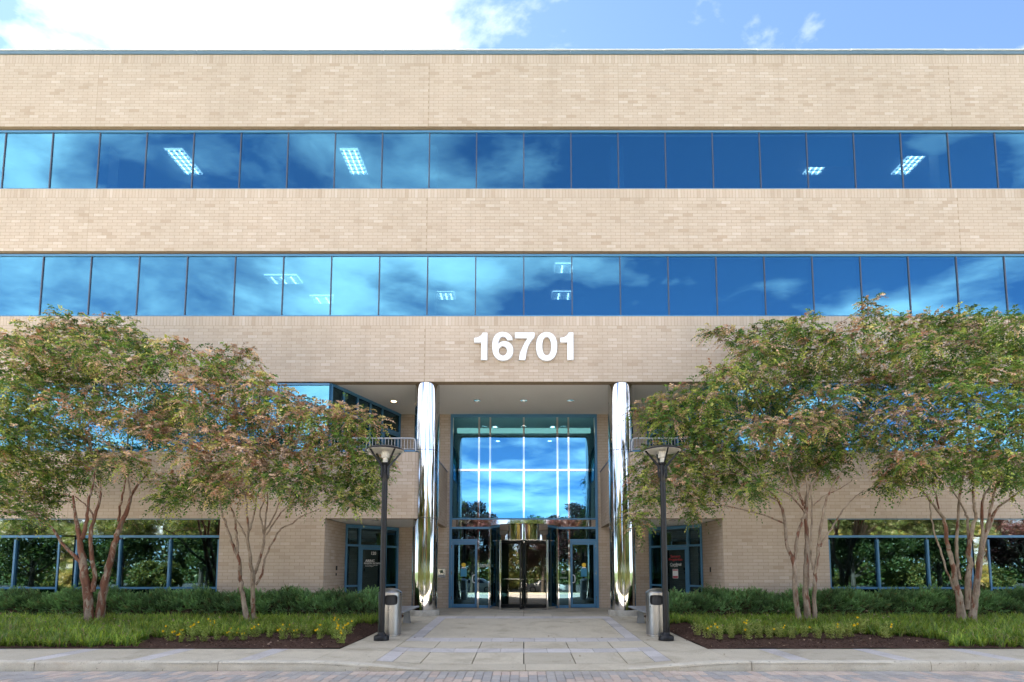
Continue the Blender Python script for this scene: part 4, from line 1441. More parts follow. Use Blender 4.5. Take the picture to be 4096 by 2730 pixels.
verge = struct(sheet('verge', [-60, -30, 0, 30, 60], [-13, -10, -8], lambda x, y: zr(y) + 0.12, 'turf'))
lot = struct(sheet('parking_lot', [-90, -30, 0, 30, 90], [-46, -30, -13], lambda x, y: zr(y) + 0.01, 'asphalt'))
MB().box(-60, 60, -8.0, -7.85, zr(-8) - 0.1, zr(-8) + 0.14).build('kerb_far', M['kerb_concrete'], kerb)
MB().box(-60, 60, -13.1, -12.98, zr(-13) - 0.1, zr(-13) + 0.14).build('kerb_far', M['kerb_concrete'], kerb)
TREES = [
 ([
  [(-10.79,13.84,-0.04,0.111),(-10.9,13.84,0.77,0.096),(-11.07,13.85,1.52,0.082),(-11.25,13.86,2.3,0.053),(-11.36,13.86,2.78,0.036),(-11.46,13.87,3.25,0.022)],
  [(-11.08,13.85,1.52,0.053),(-11.3,13.88,1.7,0.043),(-11.63,13.93,1.97,0.036),(-12.08,13.99,2.47,0.026),(-12.65,14.06,2.8,0.017)],
  [(-10.79,13.84,0.82,0.058),(-10.77,13.87,1.21,0.048),(-10.98,13.92,2.2,0.043),(-10.97,13.98,2.68,0.036),(-10.9,14.05,3.15,0.029),(-10.98,14.14,3.51,0.019)],
  [(-11.13,13.86,2.15,0.048),(-11.11,13.93,2.65,0.036),(-11.2,14.05,3.14,0.029),(-11.24,14.21,3.52,0.022),(-11.36,14.4,3.99,0.014)],
  [(-10.97,13.98,2.68,0.024),(-11.13,14.02,2.9,0.022),(-11.28,14.09,3.02,0.017),(-11.67,14.19,3.27,0.012)],
  [(-10.65,13.96,0.02,0.106),(-10.63,13.99,0.76,0.091),(-10.6,14.05,1.28,0.079),(-10.54,14.13,1.95,0.067),(-10.48,14.22,2.44,0.06),(-10.39,14.32,2.9,0.048),(-10.39,14.43,3.33,0.036),(-10.27,14.55,3.68,0.026),(-10.1,14.68,4.01,0.017)],
  [(-10.54,14.25,2.63,0.029),(-10.38,14.07,3.09,0.024),(-10.06,13.74,3.5,0.019),(-9.73,13.32,3.84,0.012)],
  [(-10.39,14.43,3.33,0.026),(-10.42,14.35,3.71,0.022),(-10.32,14.2,4.06,0.014)],
 ],[
  (-12.62,14.98,8.14,0.67,0.33,0.55),(-12.71,14.11,7.57,0.52,0.29,0.60),(-11.33,14.86,8.02,0.54,0.33,0.20),(-12.01,12.53,6.71,0.46,0.23,0.65),(-9.82,13.58,6.98,0.44,0.33,0.25),
  (-10.37,12.93,6.76,0.52,0.31,0.40),(-11.81,13.80,6.89,0.73,0.39,0.35),(-12.87,13.89,6.81,0.68,0.39,0.60),(-7.97,12.24,6.37,0.45,0.22,0.50),(-9.57,12.84,6.12,0.57,0.31,0.45),
  (-8.95,13.02,6.36,0.48,0.26,0.20),(-12.09,14.90,6.76,0.73,0.42,0.35),(-12.73,14.46,6.29,0.76,0.47,0.25),(-11.94,12.67,5.62,0.57,0.41,0.15),(-11.04,14.55,6.07,0.71,0.35,0.50),
  (-10.49,12.61,5.17,0.56,0.31,0.45),(-12.87,14.02,5.30,0.80,0.46,0.10),(-10.36,13.20,5.07,0.70,0.27,0.85),(-9.27,12.97,4.95,0.58,0.26,0.80),(-12.22,12.84,4.48,0.57,0.42,0.10),
  (-13.19,15.10,5.04,0.74,0.49,0.10),(-8.76,12.88,4.55,0.42,0.24,0.85),(-12.13,15.04,4.89,0.55,0.37,0.15),(-12.68,13.79,4.03,0.73,0.39,0.12),(-9.53,12.97,3.98,0.58,0.24,0.85),
  (-12.94,14.98,3.88,0.61,0.43,0.08),(-13.44,14.24,3.40,0.58,0.35,0.10),(-13.14,15.05,3.27,0.37,0.37,0.10),(-11.86,14.84,4.10,0.54,0.36,0.10),(-12.20,13.08,2.70,0.48,0.21,0.10),
  (-13.44,13.27,6.39,0.54,0.38,0.40),(-12.93,12.69,5.20,0.57,0.36,0.20),(-12.66,12.63,4.01,0.56,0.36,0.10),(-12.36,12.39,3.19,0.45,0.30,0.10), ]),
 ([
  [(-6.87,13.84,0.0,0.072),(-6.95,13.8,0.52,0.06),(-7.04,13.73,1.16,0.051),(-7.06,13.64,1.62,0.046),(-7.24,13.53,2.18,0.034),(-7.32,13.41,2.55,0.026),(-7.36,13.28,2.87,0.022),(-7.32,13.13,3.15,0.014)],
  [(-7.07,13.62,1.77,0.034),(-7.14,13.62,2.29,0.026),(-7.2,13.61,2.7,0.022),(-7.34,13.61,3.01,0.014)],
  [(-6.76,13.96,0.02,0.065),(-6.78,13.88,0.51,0.058),(-6.74,13.75,1.03,0.051),(-6.72,13.57,1.54,0.041),(-6.7,13.36,2.04,0.036),(-6.6,13.12,2.45,0.029),(-6.51,12.86,2.8,0.019),(-6.43,12.57,3.12,0.014)],
  [(-6.6,13.22,2.31,0.022),(-6.51,13.24,2.79,0.019),(-6.49,13.28,3.17,0.014),(-6.4,13.33,3.49,0.01)],
  [(-6.69,13.38,1.99,0.022),(-6.84,13.3,2.37,0.019),(-6.92,13.14,2.6,0.014),(-6.93,12.95,2.81,0.01)],
  [(-6.74,13.76,1.0,0.043),(-6.69,13.74,1.31,0.041),(-6.55,13.69,1.67,0.036),(-6.45,13.63,2.13,0.031),(-6.47,13.56,2.51,0.022),(-6.5,13.47,2.74,0.019),(-6.36,13.38,3.08,0.014),(-6.28,13.28,3.43,0.01)],
  [(-6.44,13.61,2.23,0.024),(-6.43,13.67,2.76,0.019),(-6.47,13.79,3.19,0.014),(-6.59,13.95,3.64,0.01)],
  [(-6.43,13.62,2.34,0.022),(-6.23,13.58,2.62,0.019),(-6.03,13.51,3.05,0.014),(-5.78,13.42,3.37,0.01)],
  [(-6.39,13.61,2.23,0.022),(-6.16,13.55,2.56,0.017),(-5.85,13.44,2.89,0.014),(-5.45,13.3,3.02,0.012),(-4.93,13.14,3.15,0.007)],
  [(-6.66,13.76,1.0,0.031),(-6.51,13.75,1.29,0.026),(-6.42,13.73,1.72,0.024),(-6.17,13.7,2.24,0.022),(-6.0,13.67,2.42,0.019),(-5.76,13.64,2.52,0.017),(-5.56,13.6,2.67,0.014),(-5.07,13.55,2.87,0.01)],
 ],[
  (-7.68,14.28,7.02,0.52,0.26,0.70),(-7.21,12.37,6.00,0.40,0.23,0.30),(-7.39,13.17,6.02,0.64,0.24,0.75),(-7.49,12.27,5.54,0.55,0.25,0.85),(-5.95,12.25,5.48,0.55,0.25,0.60),
  (-6.73,12.80,5.45,0.62,0.26,0.75),(-9.16,13.91,5.74,0.56,0.28,0.55),(-5.51,12.23,5.11,0.55,0.25,0.65),(-7.40,12.34,5.04,0.55,0.25,0.60),(-4.76,12.15,4.88,0.49,0.25,0.75),
  (-6.70,12.78,4.90,0.62,0.26,0.50),(-4.29,12.85,5.03,0.57,0.23,0.70),(-9.71,14.98,5.51,0.55,0.30,0.70),(-5.81,12.81,4.80,0.62,0.23,0.85),(-3.85,13.17,4.90,0.48,0.21,0.55),
  (-7.08,12.38,4.37,0.60,0.23,0.90),(-4.97,12.99,4.58,0.63,0.24,0.60),(-6.24,12.16,4.07,0.54,0.22,0.90),(-5.63,12.83,4.11,0.68,0.26,0.85),(-4.17,12.87,4.38,0.52,0.24,0.30),
  (-7.46,12.18,3.97,0.49,0.25,0.75),(-7.32,12.86,3.74,0.52,0.26,0.80),(-5.38,14.43,4.27,0.70,0.29,0.50),(-6.11,12.43,3.66,0.61,0.23,0.60),(-4.10,13.35,4.05,0.49,0.24,0.15),
  (-9.65,15.14,3.72,0.61,0.31,0.45),(-6.99,12.68,3.34,0.46,0.23,0.70),(-5.50,12.34,3.39,0.60,0.25,0.25),(-6.54,12.61,3.17,0.41,0.23,0.90),(-7.93,13.40,3.23,0.49,0.27,0.10),
  (-5.04,13.55,3.53,0.66,0.28,0.20),(-4.24,13.84,3.58,0.51,0.31,0.10),(-8.72,13.44,3.07,0.33,0.27,0.10),(-4.14,12.88,3.00,0.42,0.21,0.15),(-3.98,13.76,3.17,0.34,0.28,0.10),
  (-6.04,14.67,3.34,0.36,0.21,0.40),(-3.52,13.26,3.87,0.32,0.22,0.30), ]),
 ([
  [(6.86,13.84,0.08,0.072),(6.8,13.89,0.82,0.058),(6.86,13.99,1.55,0.053),(6.77,14.12,1.95,0.041),(6.79,14.27,2.71,0.036),(6.67,14.44,3.28,0.029),(6.33,14.62,3.64,0.017)],
  [(6.9,14.0,1.63,0.036),(6.98,14.01,2.21,0.036),(7.12,14.01,2.6,0.036),(7.24,14.02,2.87,0.034),(7.29,14.03,3.33,0.029),(7.29,14.04,3.82,0.017)],
  [(7.13,13.96,0.02,0.091),(7.12,13.98,0.64,0.077),(7.16,14.02,1.15,0.07),(7.25,14.08,1.95,0.058),(7.29,14.14,2.7,0.048),(7.38,14.21,3.35,0.036),(7.63,14.29,3.69,0.024),(7.85,14.37,4.04,0.014)],
  [(7.2,14.02,2.85,0.029),(6.78,13.86,3.25,0.022),(6.39,13.58,3.34,0.017),(5.79,13.21,3.44,0.01)],
  [(7.19,14.02,3.01,0.036),(7.0,13.97,3.4,0.026),(6.83,13.87,3.71,0.019),(6.67,13.74,4.03,0.012)],
  [(7.3,13.96,0.07,0.058),(7.3,13.89,0.9,0.048),(7.3,13.76,1.47,0.043),(7.32,13.59,2.18,0.034),(7.34,13.38,2.85,0.029),(7.39,13.16,3.28,0.022),(7.54,12.9,3.67,0.014)],
  [(7.36,13.64,1.95,0.026),(7.64,13.69,2.34,0.024),(7.94,13.78,2.71,0.019),(8.31,13.89,3.1,0.014),(8.73,14.02,3.41,0.01)],
  [(7.23,13.79,1.36,0.024),(7.16,13.72,1.8,0.024),(7.17,13.61,2.7,0.022),(7.09,13.46,3.2,0.017),(6.99,13.28,3.61,0.01)],
  [(7.17,13.54,2.95,0.017),(7.44,13.49,3.2,0.014),(7.7,13.4,3.32,0.012),(8.0,13.28,3.53,0.01)],
 ],[
  (5.45,15.15,8.11,0.32,0.10,0.60),(5.86,14.71,7.69,0.43,0.19,0.50),(7.06,15.08,8.05,0.57,0.29,0.20),(7.05,13.54,7.49,0.46,0.26,0.40),(5.90,13.64,6.92,0.57,0.29,0.50),
  (6.95,14.35,7.08,0.66,0.33,0.40),(7.61,13.61,7.09,0.57,0.29,0.35),(8.04,13.06,7.03,0.55,0.27,0.60),(8.78,13.39,7.84,0.20,0.39,0.60),(4.68,12.63,5.95,0.48,0.24,0.50),
  (5.74,13.31,6.19,0.62,0.31,0.30),(7.81,15.12,6.78,0.76,0.38,0.35),(8.69,15.03,7.02,0.63,0.32,0.25),(9.05,14.05,6.90,0.65,0.32,0.45),(3.87,13.67,5.66,0.57,0.23,0.50),
  (3.38,14.37,5.56,0.54,0.24,0.60),(4.41,13.00,5.51,0.55,0.27,0.40),(5.67,14.51,6.05,0.61,0.30,0.20),(6.84,14.76,6.07,0.68,0.34,0.25),(7.52,13.27,5.59,0.67,0.33,0.60),
  (9.50,14.52,6.38,0.67,0.34,0.50),(3.68,13.46,5.00,0.62,0.28,0.30),(4.80,13.36,4.98,0.62,0.31,0.25),(4.41,13.44,4.65,0.57,0.31,0.20),(5.41,12.67,4.62,0.59,0.29,0.75),
  (6.06,12.44,4.62,0.58,0.26,0.80),(7.26,13.07,4.84,0.60,0.27,0.70),(9.30,14.99,5.42,0.63,0.31,0.65),(4.28,13.63,4.10,0.63,0.34,0.35),(3.43,13.68,4.23,0.52,0.29,0.30),
  (4.94,13.49,4.25,0.57,0.28,0.30),(6.00,13.57,4.21,0.63,0.29,0.55),(7.59,14.61,4.62,0.68,0.34,0.20),(8.30,14.11,4.50,0.59,0.30,0.30),(3.08,13.98,3.75,0.47,0.29,0.35),
  (3.80,13.39,3.54,0.62,0.34,0.40),(4.79,13.97,3.51,0.59,0.35,0.30),(2.95,13.20,3.05,0.39,0.28,0.50),(2.74,13.04,2.53,0.22,0.22,0.60),(4.28,13.72,3.00,0.46,0.26,0.15),
  (5.43,13.76,3.77,0.58,0.35,0.10),(5.37,12.69,3.21,0.43,0.27,0.10),(8.04,14.67,4.12,0.62,0.28,0.10),(7.37,14.97,4.05,0.50,0.28,0.40), ]),
 ([
  [(10.91,13.84,0.18,0.101),(10.82,13.82,0.85,0.072),(10.71,13.79,1.54,0.053),(10.59,13.76,2.06,0.046),(10.53,13.71,2.58,0.041),(10.3,13.66,2.89,0.031),(10.03,13.6,3.24,0.022),(9.66,13.54,3.49,0.012)],
  [(10.89,13.81,1.13,0.039),(10.87,13.82,1.68,0.036),(10.93,13.84,2.3,0.034),(11.06,13.87,3.12,0.029),(11.19,13.9,3.58,0.024),(11.31,13.94,4.01,0.014)],
  [(10.75,13.82,0.87,0.022),(10.49,13.83,1.75,0.022),(10.35,13.86,2.38,0.019),(10.33,13.9,2.91,0.017),(10.3,13.94,3.24,0.012),(9.91,14.0,3.19,0.01)],
  [(10.43,13.69,2.73,0.022),(10.41,13.75,3.13,0.019),(10.43,13.88,3.47,0.014)],
  [(11.09,13.9,0.38,0.077),(11.15,13.86,1.16,0.067),(11.15,13.77,1.54,0.06),(11.04,13.67,1.83,0.053),(11.09,13.54,2.44,0.043),(11.07,13.4,2.68,0.034),(10.91,13.25,3.04,0.034),(10.81,13.08,3.52,0.024),(10.63,12.9,3.87,0.014)],
  [(11.03,13.64,1.93,0.029),(11.08,13.68,2.58,0.029),(11.09,13.74,2.79,0.024),(10.95,13.82,3.25,0.019),(10.82,13.92,3.66,0.014)],
  [(11.15,13.84,0.1,0.101),(11.29,13.84,0.82,0.077),(11.44,13.83,1.54,0.065),(11.55,13.83,2.06,0.058),(11.73,13.82,2.46,0.048),(11.91,13.81,2.85,0.031),(12.18,13.8,3.09,0.024),(12.47,13.79,3.29,0.017),(12.77,13.78,3.5,0.01)],
  [(11.38,13.83,1.42,0.043),(11.55,13.84,2.2,0.036),(11.62,13.86,2.99,0.031),(11.81,13.89,3.39,0.024),(12.28,13.92,3.71,0.017)],
  [(11.68,13.82,2.4,0.036),(11.77,13.76,2.98,0.031),(11.81,13.66,3.36,0.022),(11.88,13.52,3.73,0.012)],
 ],[
  (9.88,14.04,7.71,0.53,0.27,0.50),(11.02,14.49,7.98,0.55,0.27,0.50),(11.51,14.08,7.92,0.53,0.30,0.40),(12.45,14.33,7.91,0.54,0.27,0.40),(11.31,12.28,6.92,0.46,0.31,0.20),
  (9.22,12.67,6.58,0.59,0.29,0.50),(10.76,13.50,6.98,0.62,0.31,0.35),(12.10,14.12,7.18,0.65,0.33,0.30),(11.78,12.85,6.54,0.54,0.30,0.15),(10.36,14.22,6.53,0.66,0.33,0.55),
  (11.16,14.06,6.47,0.65,0.33,0.40),(10.63,12.32,5.89,0.57,0.31,0.15),(12.47,13.59,6.05,0.51,0.34,0.40),(9.18,12.87,5.46,0.59,0.30,0.40),(9.67,12.36,5.36,0.57,0.29,0.25),
  (10.60,12.59,5.27,0.64,0.32,0.10),(11.94,13.14,5.20,0.55,0.33,0.10),(8.83,12.74,4.92,0.54,0.27,0.70),(9.67,12.77,4.76,0.59,0.27,0.60),(10.10,12.31,4.58,0.57,0.26,0.30),
  (12.06,13.57,4.80,0.57,0.34,0.10),(8.81,13.32,4.45,0.50,0.25,0.70),(8.97,12.55,3.94,0.58,0.26,0.85),(10.01,12.90,4.24,0.60,0.27,0.55),(12.41,14.86,4.54,0.69,0.34,0.15),
  (10.91,12.20,3.87,0.46,0.31,0.12),(9.33,13.40,3.77,0.51,0.25,0.60),(9.79,13.02,3.64,0.49,0.25,0.30),(9.10,13.41,3.48,0.34,0.23,0.10),(10.12,12.54,3.61,0.47,0.24,0.10),
  (12.69,14.65,3.87,0.55,0.31,0.10),(12.01,13.30,3.46,0.34,0.28,0.10),(11.82,12.31,6.27,0.52,0.31,0.30),(13.50,14.01,6.01,0.59,0.35,0.20),(11.91,12.48,4.68,0.52,0.31,0.10),
  (13.04,13.81,4.08,0.52,0.35,0.10), ]),
]

# ------------------------------------------------------------------ street furniture
def make_lamp(x, y, label, s):
    z = gz(x, y)
    t = empty('street_lamp', label, 'street lamp', (x, y, z), 0, 'lamps flanking the walkway')
    MB().lathe([(0, 0.0), (0.163, 0.0), (0.163, 0.075), (0.15, 0.10), (0.10, 0.125), (0.075, 0.15), (0.072, 0.17), (0, 0.17)], n=36).build('base', M['black_paint'], t, smooth=True)
    MB().tube([(0, 0, 0.15), (0, 0, 3.46)], 0.061, 24).build('pole', M['black_paint'], t, smooth=True)
    MB().lathe([(0.061, 3.44), (0.066, 3.45), (0.066, 3.62), (0.057, 3.63), (0.057, 3.80), (0.085, 3.82), (0.085, 3.85), (0, 3.85)], n=24).build('collar', M['black_paint'], t, smooth=True)
    a0 = math.radians(20 if s < 0 else 70)
    for k in range(4):
        a = a0 + k * math.pi / 2 + math.radians(25)
        d = Vector((math.cos(a), math.sin(a), 0))
        nn = Vector((-d.y, d.x, 0))
        p = [(0.068, 3.55), (0.085, 3.50), (0.108, 3.58), (0.108, 3.76), (0.392, 4.105), (0.392, 4.13), (0.36, 4.12), (0.068, 3.79)]
        mb = MB()
        for w in (-0.011, 0.011):
            mb.v += [tuple(d * r + nn * w + Vector((0, 0, h))) for r, h in p]
        n = len(p)
        mb.f = [tuple(range(n)), tuple(range(2 * n - 1, n - 1, -1))] + [(i, (i + 1) % n, n + (i + 1) % n, n + i) for i in range(n)]
        mb.build('arm', M['black_paint'], t)
    MB().lathe([(0.085, 3.82), (0.372, 4.112)], n=48).build('lens', M['lamp_lens'], t, smooth=True)
    MB().lathe([(0.405, 4.115), (0.41, 4.125), (0.40, 4.145), (0.30, 4.19), (0.15, 4.215), (0, 4.22)], n=48).build('shade', M['black_paint'], t, smooth=True)
    MB().lathe([(0.404, 4.113), (0.33, 4.118), (0.15, 4.135), (0, 4.14)], n=48).build('reflector', M['lamp_disc'], t, smooth=True)
    MB().lathe([(0, 3.85), (0.055, 3.85), (0.05, 3.95), (0.05, 3.955)], n=20).build('socket', M['porcelain'], t, smooth=True)
    MB().lathe([(0.045, 3.955), (0.088, 3.97), (0.088, 4.09), (0.07, 4.11)], n=24).build('bulb', M['porcelain'], t, smooth=True)
    return t


make_lamp(-3.05, 11.95, 'black street lamp with cone shade clear of leaves, on the door 120 side', -1)
make_lamp(3.05, 11.95, 'black street lamp with cone shade partly covered by tree leaves', 1)


def make_bin(x, y, label, s):
    z = gz(x, y)
    t = empty('litter_bin', label, 'litter bin', (x, y, z), 0, 'steel bins flanking the walkway')
    R = 0.262
    MB().lathe([(0, 0.0), (R - 0.02, 0.0), (R - 0.02, 0.05), (R - 0.002, 0.052)], n=48).build('base', M['steel'], t, smooth=True)
    na, zs = 96, [0.05, 0.30, 0.495, 0.505, 0.72, 0.735, 0.75, 0.90, 0.915, 0.93, 0.975]
    oc = math.radians(-90) - s * math.radians(18)      # the opening looks towards the walkway
    v, f = [], []
    for zz_ in zs:
        for j in range(na):
            a = 2 * math.pi * j / na
            r = R - (0.003 if 0.494 < zz_ < 0.506 else 0)
            v.append((r * math.cos(a), r * math.sin(a), zz_))
    ha = 0.56

    def inside(a, zc):
        da = abs((a - oc + math.pi) % (2 * math.pi) - math.pi)
        if 0.75 < zc < 0.90:
            return da < ha
        if 0.735 < zc < 0.915:
            return da < ha - 0.05
        if 0.72 < zc < 0.93:
            return da < ha - 0.11
        return False
    for i in range(len(zs) - 1):
        for j in range(na):
            if not inside(2 * math.pi * (j + 0.5) / na, (zs[i] + zs[i + 1]) / 2):
                f.append((i * na + j, i * na + (j + 1) % na, (i + 1) * na + (j + 1) % na, (i + 1) * na + j))
    me = bpy.data.meshes.new('body')
    me.from_pydata(v, [], f)
    me.polygons.foreach_set('use_smooth', [True] * len(f))
    me.update()
    add_obj('body', me, M['brushed_steel'], t)
    pts = []
    for k in range(40):
        a = 2 * math.pi * k / 40
        e = 4.0
        c_, s_ = math.cos(a), math.sin(a)
        u = math.copysign(abs(c_) ** (2 / e), c_) * ha
        w = math.copysign(abs(s_) ** (2 / e), s_) * 0.105
        pts.append(((R + 0.002) * math.cos(oc + u), (R + 0.002) * math.sin(oc + u), 0.825 + w))
    MB().tube(pts + [pts[0]], 0.008, 8, False).build('opening_rim', M['black_rubber'], t, smooth=True)
    MB().lathe([(R - 0.03, 0.3), (R - 0.03, 0.96), (0, 0.965)], n=40).build('liner', M['black_rubber'], t)
    MB().lathe([(R + 0.004, 0.965), (R + 0.004, 0.985), (R - 0.01, 1.0), (0.19, 1.045), (0.12, 1.075), (0.05, 1.088), (0, 1.09)], n=60).build('lid', M['brushed_steel'], t, smooth=True)
    return t


make_bin(-3.05, 12.66, 'brushed steel dome-top litter bin beside the lamp, nearer the door numbered 120', -1)
make_bin(3.05, 12.66, 'brushed steel dome-top litter bin beside the lamp, nearer the door with paper notice', 1)


def make_bench(s, label):
    x0, x1, y0, y1 = 2.88, 3.40, 13.15, 15.3
    zb = gz(s * 3.1, 14.2)
    t = empty('bench', label, 'bench', (s * 3.14, 14.22, zb), 0, 'backless benches by the columns')
    w, L, h = 0.26, 1.07, 0.45
    MB().box(-w + 0.02, w - 0.02, -L + 0.02, L - 0.02, h - 0.016, h + 0.004).build('seat', M['grey_metal'], t)
    P = []
    r = 0.05
    for cx, cy, a0 in ((w - r, L - r, 0), (-w + r, L - r, 90), (-w + r, -L + r, 180), (w - r, -L + r, 270)):
        for k in range(5):
            a = math.radians(a0 + k * 22.5)
            P.append((cx + r * math.cos(a), cy + r * math.sin(a), h - 0.008))
    MB().tube(P + [P[0]], 0.019, 10, False).build('seat_frame', M['grey_metal'], t, smooth=True)
    for y in (-0.72, 0.72):
        lg = MB()
        for q in (-1, 1):
            v0 = len(lg.v)
            lg.v += [(-0.10, y + q * 0.05 - 0.012, 0), (0.10, y + q * 0.05 - 0.012, 0), (0.055, y + q * 0.03 - 0.012, h - 0.02), (-0.055, y + q * 0.03 - 0.012, h - 0.02),
                     (-0.10, y + q * 0.05 + 0.012, 0), (0.10, y + q * 0.05 + 0.012, 0), (0.055, y + q * 0.03 + 0.012, h - 0.02), (-0.055, y + q * 0.03 + 0.012, h - 0.02)]
            lg.f += [tuple(v0 + i for i in f_) for f_ in ((0, 1, 2, 3), (5, 4, 7, 6), (1, 5, 6, 2), (4, 0, 3, 7), (4, 5, 1, 0))]
        lg.box(-0.11, 0.11, y - 0.08, y + 0.08, -0.06, 0.012)
        lg.build('leg', M['grey_metal'], t)


make_bench(-1, 'grey metal backless bench behind the bin, nearer the door numbered 120')
make_bench(1, 'grey metal backless bench behind the bin, nearer the door with paper notice')


# ------------------------------------------------------------------ plants
def leaf_cloud(P, D, Nn, L, W, col, fold=0.25):
    """diamond leaves: base P, direction D, normal Nn, length L, width W -> verts, faces (two triangles each), colours"""
    n = len(P)
    S = np.cross(D, Nn)
    S /= np.linalg.norm(S, axis=1)[:, None] + 1e-9
    V = np.zeros((n, 4, 3))
    V[:, 0] = P
    mid = P + D * (L * 0.45)[:, None]
    V[:, 1] = mid + S * (W * 0.5)[:, None] + Nn * (W * fold)[:, None]
    V[:, 2] = P + D * L[:, None] - Nn * (L * 0.12)[:, None]
    V[:, 3] = mid - S * (W * 0.5)[:, None] + Nn * (W * fold)[:, None]
    F = np.arange(n)[:, None] * 4
    F = np.concatenate([F + np.array([0, 1, 2]), F + np.array([0, 2, 3])], axis=1).reshape(-1, 3)
    return V.reshape(-1, 3), F, np.repeat(col, 4, axis=0)


def unit(v):
    return v / (np.linalg.norm(v, axis=-1, keepdims=True) + 1e-9)


GREEN = np.array([(0.06, 0.13, 0.027), (0.12, 0.21, 0.04), (0.23, 0.29, 0.06), (0.36, 0.37, 0.10)])
RUST = np.array([(0.44, 0.29, 0.215), (0.54, 0.40, 0.31), (0.40, 0.20, 0.12), (0.33, 0.225, 0.15), (0.44, 0.37, 0.16)])


def shoot_colors(tone, n):
    """one colour for each shoot, so that a branch turns together"""
    g = GREEN[rng.choice(4, n, p=(0.28, 0.32, 0.25, 0.15))]
    r = RUST[rng.choice(5, n, p=(0.28, 0.28, 0.14, 0.10, 0.20))]
    c = np.where((rng.random(n) < tone)[:, None], r, g)
    return c * rng.uniform(0.6, 1.5, (n, 1))


